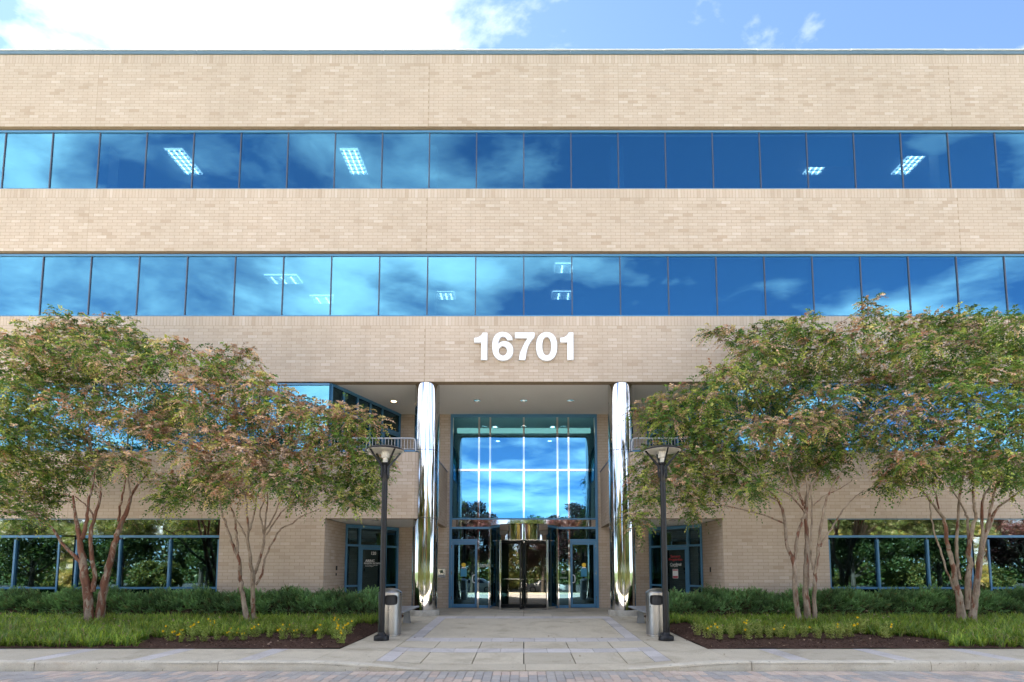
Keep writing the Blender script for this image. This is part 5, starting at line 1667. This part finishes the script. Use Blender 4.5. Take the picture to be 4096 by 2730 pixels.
def crape_myrtle(data, label, dens=1.0, bark='crape_bark', turn=1.0):
    stems, blobs = data
    bx, by, bz = stems[0][0][:3]
    zg = bedz(bx, by) - 0.04
    t = empty('crape_myrtle_tree', label, 'tree', (bx, by, zg), 0, 'crape myrtle trees in the beds')
    off = np.array((bx, by, zg))
    tips = []
    first = True
    wood = MB()
    for st in stems:
        pts, rad = [], []
        for i in range(len(st) - 1):
            p0, p1, p2, p3 = (Vector(st[min(max(i + q, 0), len(st) - 1)][:3]) for q in (-1, 0, 1, 2))
            for k in range(5):
                u = k / 5
                q = 0.5 * ((2 * p1) + (p2 - p0) * u + (2 * p0 - 5 * p1 + 4 * p2 - p3) * u * u + (3 * p1 - p0 - 3 * p2 + p3) * u ** 3)
                q += Vector((random.gauss(0, 1), random.gauss(0, 1), 0)) * 0.008
                pts.append(q - Vector(off))
                rad.append((st[i][3] * (1 - u) + st[i + 1][3] * u) * random.uniform(0.94, 1.07))
        pts.append(Vector(st[-1][:3]) - Vector(off))
        rad.append(st[-1][3])
        if st[0][2] < 0.3:
            rad[0] *= 1.25
            pts[0].z = min(pts[0].z, -0.0) - 0.03
        wood.tube(pts, rad, 10)
        for k in range(len(pts) // 2, len(pts)):
            tips.append((pts[k], rad[k]))
    wood.build('trunk', M[bark], t, smooth=True)
    lim = MB()
    PV, PD, PN, PLn, PW_, PC = [], [], [], [], [], []
    for bi, (x, y, z, rx, rz, tone) in enumerate(blobs):
        c = Vector((x, y, z)) - Vector(off)
        low = [q for q in tips if q[0].z < c.z + 0.2] or tips
        p, r = min(low, key=lambda q: (q[0] - c).length + 0.25 * abs(q[0].z - c.z))
        d = c - p
        path, prad = [], []
        nseg = 7
        bend = Vector((random.gauss(0, 0.12), random.gauss(0, 0.12), 0.12 * d.length))
        for k in range(nseg + 1):
            u = k / nseg
            path.append(p + d * u + bend * math.sin(math.pi * u) * (1 - 0.3 * u) + Vector((random.gauss(0, 0.02), random.gauss(0, 0.02), random.gauss(0, 0.02))) * (0 < k < nseg))
            prad.append(max(0.006, min(r, 0.024) * (1 - 0.7 * u)))
        lim.tube(path, prad, 6, False)
        tips.append((path[4], prad[4]))
        ry = min(0.62, rx * 1.0)
        # arching leafy shoots spread through the clump
        ns = int(dens * (40 + 560 * rx * max(rz, 0.12) * 2.0))
        q = unit(rng.normal(size=(ns, 3))) * (rng.random((ns, 1)) ** 0.45)
        base = np.array(c) + q * np.array((rx, ry, rz)) * 1.0
        outd = unit(q * np.array((1.0, 1.0, 0.8)) + np.array((0, 0, 0.22)) + rng.normal(size=(ns, 3)) * 0.45)
        ln = rng.uniform(0.16, 0.46, ns)
        nl = 13
        # pink turning leaves on top, darker green below; paints sky-lit tops and shaded undersides
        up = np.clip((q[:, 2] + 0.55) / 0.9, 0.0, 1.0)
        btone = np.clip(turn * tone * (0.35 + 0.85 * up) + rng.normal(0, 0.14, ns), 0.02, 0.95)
        nlong = int(ns * 0.07)
        outd[:nlong] = unit(outd[:nlong] * np.array((0.6, 0.6, 0.2)) + np.array((0, 0, 0.9)))
        ln[:nlong] = rng.uniform(0.4, 0.7, nlong)
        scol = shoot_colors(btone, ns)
        for k in range(nl):
            u = (k + 0.6) / nl
            pos = base + outd * (ln * u)[:, None] - np.array((0, 0, 1.0)) * (ln * 0.55 * u * u)[:, None]
            tang = unit(outd - np.array((0, 0, 1.0)) * (1.1 * u))
            side = unit(np.cross(tang, np.array((0, 0, 1.0)) + rng.normal(size=(ns, 3)) * 0.15))
            sg = 1 if k % 2 else -1
            dirn = unit(side * sg * 0.9 + tang * 0.55 + rng.normal(size=(ns, 3)) * 0.25) if k < nl - 1 else tang
            nrm = unit(np.cross(dirn, np.cross(np.array((0, 0, 1.0)), dirn)) + rng.normal(size=(ns, 3)) * 0.75)
            PV.append(pos); PD.append(dirn); PN.append(nrm)
            l_ = rng.uniform(0.054, 0.094, ns) * (1.05 - 0.35 * abs(u - 0.45))
            PLn.append(l_); PW_.append(l_ * rng.uniform(0.48, 0.62, ns))
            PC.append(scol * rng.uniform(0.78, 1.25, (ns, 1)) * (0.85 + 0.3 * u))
        # thin twigs in the clump
        for k in range(min(ns, 14)):
            b0 = c * 0.6 + Vector(path[-2]) * 0.4
            e = Vector(base[k]) + Vector(outd[k]) * 0.12
            m_ = (b0 + e) / 2 + Vector((0, 0, 0.05))
            lim.tube([b0, m_, e], [0.006, 0.0045, 0.002], 4, False)
    lim.build('limb', M['crape_bark'], t, smooth=True)
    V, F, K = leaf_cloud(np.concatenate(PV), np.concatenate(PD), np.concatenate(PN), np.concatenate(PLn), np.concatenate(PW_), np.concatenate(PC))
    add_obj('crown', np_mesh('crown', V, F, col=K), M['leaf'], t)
    return t


TL = ['multi-stem crape myrtle with two thick rust-red trunks and mixed green and pink leaves',
      'crape myrtle with slender tan stems and pinkish rust crown beside the door numbered 120',
      'crape myrtle with three mottled pale trunks and olive crown overhanging the lamp',
      'crape myrtle forking low into pale stems round one dark red stem, greenest crown']
for d_, l_, b_, u_ in zip(TREES, TL, ('crape_bark_red', 'crape_bark', 'crape_bark', 'crape_bark'), (0.9, 1.0, 0.75, 0.65)):
    crape_myrtle(d_, l_, 0.58, b_, u_)


def hedge(s, label):
    t = empty('juniper_hedge', label, 'hedge', (s * 12, 15.55, bedz(s * 12, 15.5)), 0, 'juniper hedges along the facade')
    x0, x1 = 3.95, 20.5
    hl = []
    # added dark core, uneven outline, stands in for shade inside and blocks see-through
    xs = np.arange(x0 - 0.05, x1, 0.12)

    def env(x):
        return 0.60 + 0.05 * math.sin(x * 2.3 + s) + 0.04 * math.sin(x * 5.1), 0.60 + 0.08 * math.sin(x * 1.7 + 1 + s)
    mb = MB()
    m = 11
    for x in xs:
        hh, dd = env(x)
        e = min(1.0, (x - x0 + 0.1) / 0.35)
        for k in range(m):
            a = math.pi * k / (m - 1)
            mb.v.append((s * (x - 12), -math.cos(a) * dd * 0.8 * e, max(0, math.sin(a)) * hh * 0.74 * e - 0.02))
    for i in range(len(xs) - 1):
        for k in range(m - 1):
            mb.f.append((i * m + k, i * m + k + 1, (i + 1) * m + k + 1, (i + 1) * m + k))
    core = mb.build('dark_core', M['soil'], t, smooth=True)
    n = 12500
    x = rng.uniform(x0, x1, n)
    hd = np.array([env(q) for q in x])
    a = np.arccos(1 - 2 * (rng.random(n) * 0.74))
    a = np.clip(a, 0.02, 3.0)
    sh = rng.uniform(0.70, 1.02, n)
    lump = 1 + 0.12 * np.sin(x * 7.0) * np.sin(a * 5 + x * 2.0) + 0.08 * np.sin(x * 15 + a * 9)
    edge = np.clip((x - x0 + 0.12) / 0.35, 0.3, 1)
    P = np.stack([s * (x - 12), -np.cos(a) * hd[:, 1] * sh * lump * edge, np.sin(a) * hd[:, 0] * sh * lump * edge], 1)
    out = unit(np.stack([np.zeros(n), -np.cos(a), np.sin(a) * 0.8 + 0.3], 1) + rng.normal(size=(n, 3)) * np.array((0.7, 0.35, 0.35)))
    PV, PD, PN, PL_, PW2, PC = [], [], [], [], [], []
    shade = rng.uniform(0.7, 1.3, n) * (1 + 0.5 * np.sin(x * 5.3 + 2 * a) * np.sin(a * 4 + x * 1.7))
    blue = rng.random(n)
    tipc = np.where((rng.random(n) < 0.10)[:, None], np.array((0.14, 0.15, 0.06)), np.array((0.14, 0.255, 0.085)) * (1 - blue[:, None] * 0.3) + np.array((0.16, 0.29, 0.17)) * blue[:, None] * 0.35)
    side = unit(np.cross(out, rng.normal(size=(n, 3))))
    ln = rng.uniform(0.10, 0.20, n)
    for k in range(9):
        u = k / 8
        sg = (1 if k % 2 else -1) * (1 - 0.8 * u)
        PV.append(P + out * (ln * u)[:, None])
        PD.append(unit(out + side * sg * 0.9 + rng.normal(size=(n, 3)) * 0.2))
        PN.append(unit(np.cross(out, side) + rng.normal(size=(n, 3)) * 0.3))
        l_ = rng.uniform(0.045, 0.085, n)
        PL_.append(l_); PW2.append(l_ * 0.3)
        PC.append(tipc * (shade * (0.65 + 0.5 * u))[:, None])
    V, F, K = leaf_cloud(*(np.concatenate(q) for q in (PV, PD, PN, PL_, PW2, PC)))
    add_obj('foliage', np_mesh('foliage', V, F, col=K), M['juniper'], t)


hedge(-1, 'dark green juniper hedge below the windows on the side of the door numbered 120')
hedge(1, 'dark green juniper hedge below the windows on the side of the door with paper notice')


def bed_kind(x, y):
    """True where lily turf grows, False on the bare mulch of the flower strip"""
    ax = abs(x)
    lim_ = 7.6 if x < 0 else 8.4
    edge = 12.15 + 0.18 * math.sin(x * 2.1) + 0.1 * math.sin(x * 5.3)
    if ax < lim_ + 0.25 * math.sin(y * 4):
        if ax < 4.1 and y < 14.0:
            return False
        return y > edge
    return y > 10.72


def turf(s):
    n = 56000
    x = s * rng.uniform(3.6, 17.0, n)
    y = rng.uniform(10.7, 14.95, n)
    # grow in tufts
    tx, ty = np.round(x / 0.16) * 0.16, np.round(y / 0.16) * 0.16
    hx = np.sin(tx * 127.1 + ty * 311.7) * 43758.5453
    hy = np.sin(tx * 269.5 + ty * 183.3) * 43758.5453
    tx, ty = tx + (hx - np.floor(hx) - 0.5) * 0.14, ty + (hy - np.floor(hy) - 0.5) * 0.14
    x, y = tx + rng.normal(0, 0.03, n), ty + rng.normal(0, 0.03, n)
    ok = np.array([bed_kind(a, b) and abs(a) > 3.6 and b > 10.66 for a, b in zip(x, y)])
    x, y, tx, ty = x[ok], y[ok], tx[ok], ty[ok]
    n = len(x)
    z = np.array([bedz(a, b) for a, b in zip(x, y)])
    ang = np.arctan2(y - ty, x - tx) + rng.normal(0, 0.9, n)
    L = rng.uniform(0.15, 0.31, n)
    lean = rng.uniform(0.15, 0.9, n)
    d = np.stack([np.cos(ang), np.sin(ang), np.zeros(n)], 1)
    w = np.stack([-np.sin(ang), np.cos(ang), np.zeros(n)], 1) * (rng.uniform(0.005, 0.010, n))[:, None]
    P = np.stack([x, y, z], 1)
    rows = []
    for k, u in enumerate((0, 0.35, 0.7, 1.0)):
        c = P + d * (L * lean * u * u * 0.95 + 0.04 * u)[:, None] + np.array((0, 0, 1.0)) * (L * (u * (1 - 0.25 * lean) - 0.55 * lean * u * u * u))[:, None]
        wk = w * (1.0, 0.95, 0.7, 0.08)[k]
        rows += [c - wk, c + wk]
    V = np.stack(rows, 1)
    f = np.array([(0, 1, 3, 2), (2, 3, 5, 4), (4, 5, 7, 6)])
    F = (np.arange(n)[:, None, None] * 8 + f[None]).reshape(-1, 4)
    tone = rng.random(n) ** 1.5
    hn = hx[ok] * 0.37
    pat = 0.5 + 0.5 * np.sin(x * 1.9 + 1.3) * np.sin(y * 2.7)
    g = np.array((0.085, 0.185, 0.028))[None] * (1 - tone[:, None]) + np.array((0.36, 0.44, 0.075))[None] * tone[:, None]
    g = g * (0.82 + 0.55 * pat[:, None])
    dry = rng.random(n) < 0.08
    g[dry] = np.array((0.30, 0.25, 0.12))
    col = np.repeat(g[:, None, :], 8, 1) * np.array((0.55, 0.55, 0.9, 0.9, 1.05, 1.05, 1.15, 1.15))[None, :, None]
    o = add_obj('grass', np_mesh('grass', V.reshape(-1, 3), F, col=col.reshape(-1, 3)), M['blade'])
    o['kind'] = 'stuff'
    tag(o, 'arching green lily turf filling the bed ' + ('on the side of the door numbered 120' if s < 0 else 'on the side of the door with paper notice'), 'grass')
    # bark chips and fallen leaves on the mulch
    n = 5200
    x = s * rng.uniform(3.52, 9.0, n)
    y = rng.uniform(10.66, 13.9, n)
    z = np.array([bedz(a, b) for a, b in zip(x, y)]) + 0.004
    P = np.stack([x, y, z], 1)
    D = unit(np.stack([rng.normal(size=n), rng.normal(size=n), rng.uniform(0, 0.45, n)], 1))
    Nn = unit(np.array((0, 0, 1.0)) + rng.normal(size=(n, 3)) * 0.35)
    L = rng.uniform(0.02, 0.06, n)
    cc = np.array([(0.06, 0.034, 0.024), (0.10, 0.058, 0.04), (0.035, 0.022, 0.017), (0.32, 0.23, 0.16)])[rng.choice(4, n, p=(0.38, 0.3, 0.24, 0.08))]
    V, F, K = leaf_cloud(P, D, Nn, L, L * 0.4, cc, 0.1)
    o = add_obj('mulch_chips', np_mesh('mulch_chips', V, F, col=K), M['chip'])
    o['kind'] = 'stuff'
    tag(o, 'dark bark mulch chips in the flower strip ' + ('on the side of the door numbered 120' if s < 0 else 'on the side of the door with paper notice'), 'mulch')
    # pale fallen leaves lying over turf and hedge
    n = 170
    x = s * rng.uniform(3.7, 15.5, n)
    y = rng.uniform(10.75, 14.9, n)
    z = np.array([bedz(a, b) + (rng.uniform(0.16, 0.24) if bed_kind(a, b) else 0.012) for a, b in zip(x, y)])
    P = np.stack([x, y, z], 1)
    D = unit(np.stack([rng.normal(size=n), rng.normal(size=n), rng.uniform(-0.3, 0.4, n)], 1))
    Nn = unit(np.array((0, 0, 1.0)) + rng.normal(size=(n, 3)) * 0.5)
    L = rng.uniform(0.04, 0.075, n)
    V, F, K = leaf_cloud(P, D, Nn, L, L * 0.6, np.array((0.40, 0.28, 0.20)) * rng.uniform(0.6, 1.15, (n, 1)), 0.25)
    o = add_obj('fallen_leaves', np_mesh('fallen_leaves', V, F, col=K), M['chip'])
    o['kind'] = 'stuff'
    tag(o, 'pale dry leaves scattered over the bed ' + ('on the side of the door numbered 120' if s < 0 else 'on the side of the door with paper notice'), 'leaves')


turf(-1)
turf(1)
# a few leaves on the paving
n = 34
x, y = rng.uniform(-5, 5, n), rng.uniform(9.4, 15.5, n)
P = np.stack([x, y, np.array([gz(a, b) for a, b in zip(x, y)]) + 0.006], 1)
D = unit(np.stack([rng.normal(size=n), rng.normal(size=n), rng.uniform(0, 0.2, n)], 1))
V, F, K = leaf_cloud(P, D, unit(np.array((0, 0, 1.0)) + rng.normal(size=(n, 3)) * 0.2), rng.uniform(0.03, 0.06, n), rng.uniform(0.015, 0.03, n),
                     np.array([(0.25, 0.10, 0.05), (0.30, 0.2, 0.12), (0.12, 0.07, 0.04)])[rng.choice(3, n)], 0.3)
o = add_obj('fallen_leaves', np_mesh('fallen_leaves', V, F, col=K), M['chip'])
o['kind'] = 'stuff'
tag(o, 'few small dry leaves lying on the concrete walkway', 'leaves')


def bloom_plant(seed, flowers, yellowish):
    """low bedding plant: upright leafy stems with a few yellow blooms; returns (foliage mesh, bloom mesh or None)"""
    r = np.random.default_rng(seed)
    PV, PD, PN, PL_, PW2, PC = [], [], [], [], [], []
    for k in range(18):
        a = r.uniform(0, 6.28)
        h = r.uniform(0.14, 0.28)
        b = np.array((math.cos(a), math.sin(a), 0)) * r.uniform(0.0, 0.07)
        top_ = b * 1.7 + np.array((0, 0, h))
        m = 13
        u = np.linspace(0.08, 1, m)
        pos = b[None] * (1 - u)[:, None] + top_[None] * u[:, None]
        an = r.uniform(0, 6.28, m)
        PD.append(unit(np.stack([np.cos(an), np.sin(an), r.uniform(0.2, 0.9, m)], 1)))
        PV.append(pos)
        PN.append(unit(r.normal(size=(m, 3)) * 0.4 + np.array((0, 0, 1))))
        l_ = r.uniform(0.025, 0.048, m)
        PL_.append(l_); PW2.append(l_ * 0.45)
        c = np.array((0.30, 0.40, 0.10)) * (1 - yellowish) + np.array((0.46, 0.46, 0.18)) * yellowish
        PC.append(c[None] * r.uniform(0.6, 1.3, (m, 1)))
    V, F, K = leaf_cloud(*(np.concatenate(q) for q in (PV, PD, PN, PL_, PW2, PC)))
    fm = np_mesh('foliage', V, F, col=K)
    fm.materials.append(M['blade'])
    bl = []
    for k in range(flowers):
        c = np.array((r.uniform(-0.08, 0.08), r.uniform(-0.10, 0.04), r.uniform(0.15, 0.30)))
        m = 6
        an = np.arange(m) * 6.283 / m + r.uniform(0, 1)
        l_ = np.full(m, r.uniform(0.016, 0.024))
        V, F, K = leaf_cloud(np.repeat(c[None], m, 0), unit(np.stack([np.cos(an), np.full(m, -0.25), np.sin(an) + 0.2], 1)), np.repeat(np.array((0, -1.0, 0.2))[None], m, 0),
                             l_, l_ * 0.95, np.repeat(np.array((0.85, 0.58, 0.015))[None] * r.uniform(0.85, 1.1), m, 0))
        b_ = np_mesh('bloom', V, F, col=K)
        b_.materials.append(M['petal'])
        bl.append(b_)
    return fm, bl


PLANTS_L = [(-7.15, 11.3), (-6.85, 11.15), (-6.67, 11.2), (-7.04, 11.92), (-6.41, 11.2), (-6.27, 11.38), (-6.9, 12.4), (-6.01, 11.44), (-5.76, 11.44), (-5.65, 11.75), (-5.37, 11.75), (-4.95, 11.44), (-4.76, 11.6), (-4.53, 11.75), (-4.21, 11.5), (-3.93, 11.6), (-3.62, 11.05), (-4.23, 12.6), (-3.8, 12.08)]
PLANTS_R = [(3.78, 12.11), (3.85, 11.62), (4.03, 11.47), (4.33, 11.62), (4.92, 12.46), (4.63, 11.53), (5.15, 12.46), (4.92, 11.62), (5.12, 11.6), (5.41, 11.71), (5.6, 11.62), (5.94, 11.78), (6.12, 11.62), (6.39, 11.62), (6.59, 11.62), (6.88, 11.78), (7.43, 12.28), (7.67, 12.46), (8.0, 12.6), (7.59, 11.62)]
ORD = ['first', 'second', 'third'] + ['%dth' % i for i in range(4, 21)]
variants = {}
for s, lst in ((-1, PLANTS_L), (1, PLANTS_R)):
    for i, (x, y) in enumerate(sorted(lst, key=lambda p: abs(p[0]))):
        fl = (random.random() < (0.6 if s < 0 else 0.4)) or i in ((0, 9, 16) if s < 0 else (4, 16, 17))
        key = (s, fl, i % 4)
        if key not in variants:
            variants[key] = bloom_plant(40 + i, (random.choice((2, 4, 6)) if s < 0 else 2) if fl else 0, 0.15 if s < 0 else 0.5)
        fm, bl = variants[key]
        t = empty('bedding_plant', ('yellow-blooming' if fl else 'leafy') + ' bedding plant in mulch, ' + ORD[i] + ' from the lamp on the ' + ('door 120 side' if s < 0 else 'paper notice door side'), 'plant',
                  (x, y, bedz(x, y)), random.uniform(-0.6, 0.6), 'bedding plants in the mulch strips')
        k = random.uniform(1.0, 1.35)
        t.scale = (k, k, k)
        link(bpy.data.objects.new('foliage', fm), t)
        for b_ in bl:
            link(bpy.data.objects.new('bloom', b_), t)

# ------------------------------------------------------------------ across the road, seen in the glass and the columns
def make_tree_mesh(seed, h, r, cols, nleaf):
    rr = np.random.default_rng(seed)
    wood = MB()
    wood.tube([(0, 0, -0.1), (0.03, 0.02, h * 0.2), (0.0, 0.05, h * 0.45), (0.05, 0.0, h * 0.8)], [0.20, 0.15, 0.11, 0.03], 8)
    cl = []
    for k in range(34):
        a = rr.uniform(0, 6.28)
        zc = rr.uniform(0.28, 0.95) * h
        rad = r * math.sqrt(max(0.05, 1 - ((zc / h - 0.5) / 0.52) ** 2)) * rr.uniform(0.35, 0.95)
        c = np.array((math.cos(a) * rad, math.sin(a) * rad, zc))
        cl.append((c, r * rr.uniform(0.26, 0.42)))
        z0 = max(h * 0.18, zc - rad * 0.9)
        wood.tube([(0, 0, z0), tuple(c * 0.55 + np.array((0, 0, (z0 * 0.45)))), tuple(c)], [0.06, 0.035, 0.012], 5, False)
    per = nleaf // len(cl)
    P, K = [], []
    for c, q in cl:
        P.append(c + unit(rr.normal(size=(per, 3))) * (rr.random((per, 1)) ** 0.4) * q * np.array((1, 1, 0.75)))
        K.append(np.array(cols)[rr.choice(len(cols), per)] * rr.uniform(0.7, 1.3, (per, 1)) * rr.uniform(0.8, 1.2))
    P = np.concatenate(P)
    n = len(P)
    D = unit(rr.normal(size=(n, 3)))
    Nn = unit(rr.normal(size=(n, 3)))
    L = rr.uniform(0.16, 0.28, n)
    V, F, K = leaf_cloud(P, D, Nn, L, L * 0.6, np.concatenate(K), 0.15)
    cm = np_mesh('crown', V, F, col=K)
    cm.materials.append(M['leaf'])
    tm = bpy.data.meshes.new('trunk')
    tm.from_pydata(wood.v, [], wood.f)
    tm.update()
    tm.materials.append(M['dark_bark'])
    return cm, tm


kinds = [make_tree_mesh(3, 9.0, 2.6, [(0.055, 0.022, 0.028), (0.085, 0.035, 0.035), (0.04, 0.03, 0.02)], 16000),
         make_tree_mesh(7, 8.6, 3.0, [(0.035, 0.065, 0.018), (0.06, 0.095, 0.025), (0.085, 0.10, 0.03)], 18000),
         make_tree_mesh(9, 9.6, 3.2, [(0.22, 0.16, 0.04), (0.12, 0.12, 0.035), (0.26, 0.19, 0.045)], 18000)]
klab = ['dark plum-leaved tree across the road, mirrored in the entrance glass', 'green tree across the road, mirrored in the ground-floor windows', 'yellowing tree across the road, mirrored in the polished columns']
spots = [(-4.8, -11, 0, 0.95), (4.6, -10.6, 0, 1.0), (0.4, -15, 1, 0.85), (-9, -10.5, 2, 1.0), (9.5, -11, 2, 1.0), (-14.5, -11, 1, 1.05), (15, -10.5, 1, 1.0), (-20, -10.5, 1, 0.9), (20.5, -11, 1, 1.0),
         (-26, -11, 1, 1.1), (26.5, -10.6, 1, 1.0), (-32, -11, 1, 1.0), (33, -11, 1, 1.1), (-39, -11, 1, 1.1), (40, -11, 0, 1.0), (-11.5, -17.5, 1, 1.15), (12.5, -18, 1, 1.1), (-23, -17, 1, 1.2), (23.5, -17.5, 1, 1.2), (-29.5, -18, 1, 1.2), (30, -18, 1, 1.2), (-17, -12.5, 1, 1.0), (17.8, -12.5, 1, 1.05)]
for i, (x, y, k, sc_) in enumerate(spots):
    t = empty('street_tree', klab[k], 'tree', (x, y, zr(y) + 0.1), random.uniform(0, 6.28), 'trees across the road')
    t.scale = (sc_, sc_, sc_ * random.uniform(0.92, 1.05))
    link(bpy.data.objects.new('trunk', kinds[k][1]), t)
    link(bpy.data.objects.new('crown', kinds[k][0]), t)

shrub = make_tree_mesh(21, 2.3, 1.5, [(0.12, 0.13, 0.035), (0.07, 0.10, 0.03), (0.20, 0.17, 0.045)], 7000)
for i, (x, y) in enumerate(((-8.2, -9.4), (-11.5, -12.2), (-15.5, -9.6), (8.6, -9.5), (12.0, -12.0), (16.5, -9.8), (-22.5, -9.6), (23, -9.5), (-28.5, -9.5), (29.5, -9.8), (35.5, -9.6), (-35, -9.6))):
    t = empty('street_shrub', 'round yellowish shrub across the road, mirrored in the ground-floor glass', 'shrub', (x, y, zr(y) + 0.1), i * 1.3, 'shrubs across the road')
    t.scale = (1, 1, random.uniform(0.8, 1.1))
    link(bpy.data.objects.new('trunk', shrub[1]), t)
    link(bpy.data.objects.new('crown', shrub[0]), t)

# far woods beyond the parking lot: one mass
n = 60000
x = rng.uniform(-95, 95, n)
hgt = 6.5 + 1.8 * np.sin(x * 0.21) + 1.2 * np.sin(x * 0.57 + 1) + 0.6 * np.sin(x * 1.7)
z = -0.9 + hgt * rng.random(n) ** 0.8
y = -49 + rng.normal(0, 1.6, n) + 0.25 * z
P = np.stack([x, y, z], 1)
L = rng.uniform(0.35, 0.6, n)
cols = np.array([(0.06, 0.10, 0.025), (0.10, 0.14, 0.035), (0.17, 0.15, 0.04), (0.13, 0.08, 0.03)])[rng.choice(4, n, p=(0.4, 0.32, 0.2, 0.08))] * rng.uniform(0.7, 1.25, (n, 1))
V, F, K = leaf_cloud(P, unit(rng.normal(size=(n, 3))), unit(rng.normal(size=(n, 3))), L, L * 0.8, cols, 0.1)
o = add_obj('far_woods', np_mesh('far_woods', V, F, col=K), M['leaf'])
o['kind'] = 'stuff'
tag(o, 'far belt of green and yellowing woods beyond the parking lot, seen only mirrored in glass', 'woods')


def make_car():
    # stations along the length: x, half width, bottom, belt line, roof height, half roof width
    st = [(-2.30, 0.62, 0.42, 0.72, 0.72, 0.60), (-2.22, 0.78, 0.28, 0.90, 0.90, 0.70), (-1.75, 0.86, 0.22, 0.98, 0.99, 0.74), (-1.35, 0.89, 0.20, 0.97, 1.14, 0.66), (-0.75, 0.90, 0.19, 0.96, 1.39, 0.56),
          (-0.1, 0.90, 0.19, 0.95, 1.45, 0.55), (0.45, 0.90, 0.19, 0.94, 1.41, 0.55), (1.05, 0.89, 0.20, 0.92, 1.10, 0.62), (1.38, 0.88, 0.20, 0.90, 0.93, 0.70), (1.95, 0.83, 0.22, 0.80, 0.82, 0.66), (2.25, 0.70, 0.28, 0.66, 0.67, 0.55), (2.36, 0.5, 0.38, 0.54, 0.55, 0.4)]
    v, f = [], []
    for x, w, b, bl, rf, rw in st:
        ring = [(-w * 0.9, b), (-w, (b + bl) / 2), (-w * 0.97, bl), (-rw, rf - 0.03), (-rw * 0.6, rf), (rw * 0.6, rf), (rw, rf - 0.03), (w * 0.97, bl), (w, (b + bl) / 2), (w * 0.9, b)]
        v += [(x, y, z) for y, z in ring]
    m = 10
    for i in range(len(st) - 1):
        for k in range(m):
            f.append((i * m + k, i * m + (k + 1) % m, (i + 1) * m + (k + 1) % m, (i + 1) * m + k))
    f += [tuple(range(m))[::-1], tuple((len(st) - 1) * m + k for k in range(m))]
    out = {}
    me = bpy.data.meshes.new('body')
    me.from_pydata(v, [], f)
    me.polygons.foreach_set('use_smooth', [True] * len(f))
    me.set_sharp_from_angle(angle=math.radians(35))
    me.update()
    me.materials.append(M['car_paint'])
    parts = [('body', me, (0, 0, 0))]
    for s in (-1, 1):
        for (xa, xb, ta, tb) in ((-1.15, -0.35, 0.3, 0.98), (-0.28, 0.75, 0.98, 0.9)):
            w = MB()
            q = []
            for x, up in ((xa, 0), (xb, 0), (xb + (-0.30 if xb > 0 else 0), 1), (xa + (0.42 if xa < -1 else 0), 1)):
                q.append((x, s * (0.885 - 0.29 * up), 0.985 + 0.34 * up))
            q2 = [(a, b + s * 0.012, c) for a, b, c in q]
            w.quad(*q2)
            w.quad(*q)
            for i in range(4):
                j = (i + 1) % 4
                w.quad(q[i], q[j], q2[j], q2[i])
            o = w.build('window', M['car_glass'])
            parts.append(('window', o.data, (0, 0, 0)))
            bpy.data.objects.remove(o)
    for xa, za, xb, zb in ((0.52, 1.385, 1.10, 1.07), (-0.82, 1.37, -1.4, 1.10)):
        w = MB()
        q = [(xa, -0.5, za + 0.02), (xa, 0.5, za + 0.02), (xb, 0.62, zb + 0.02), (xb, -0.62, zb + 0.02)]
        q2 = [(a, b, c - 0.02) for a, b, c in q]
        w.quad(*q)
        w.quad(*q2[::-1])
        for i in range(4):
            j = (i + 1) % 4
            w.quad(q[i], q2[i], q2[j], q[j])
        o = w.build('windscreen', M['car_glass'])
        parts.append(('windscreen', o.data, (0, 0, 0)))
        bpy.data.objects.remove(o)
    for s in (-1, 1):
        for x in (-1.38, 1.42):
            o = MB().tube([(x, s * 0.72, 0.32), (x, s * 0.905, 0.32)], 0.325, 24).build('wheel', M['black_rubber'])
            parts.append(('wheel', o.data, (0, 0, 0)))
            bpy.data.objects.remove(o)
            o = MB().tube([(x, s * 0.86, 0.32), (x, s * 0.918, 0.32)], 0.215, 18).build('wheel_rim', M['rim_metal'])
            parts.append(('wheel_rim', o.data, (0, 0, 0)))
            bpy.data.objects.remove(o)
        for nm, x0, x1, y0, z0, z1, mt in (('headlight', 2.05, 2.25, 0.60, 0.62, 0.72, 'porcelain'), ('tail_lamp', -2.27, -2.12, 0.62, 0.70, 0.85, 'red_lamp')):
            o = MB().box(x0, x1, *sorted((s * y0, s * (y0 + 0.17))), z0, z1).build(nm, M[mt], bevel=0.02)
            parts.append((nm, o.data, (0, 0, 0)))
            bpy.data.objects.remove(o)
    return parts


cp = make_car()
for x, y, rz in ((1.9, -15.6, 0.02), (-5.0, -15.4, 3.16), (8.2, -15.7, 0.0), (-17, -15.6, 0.01), (19, -15.5, 3.13)):
    t = empty('parked_car', 'white sedan parked across the road, mirrored in the entrance doors', 'car', (x, y, zr(y) + 0.01), rz, 'white cars across the road')
    for nm, me, loc in cp:
        link(bpy.data.objects.new(nm, me), t)
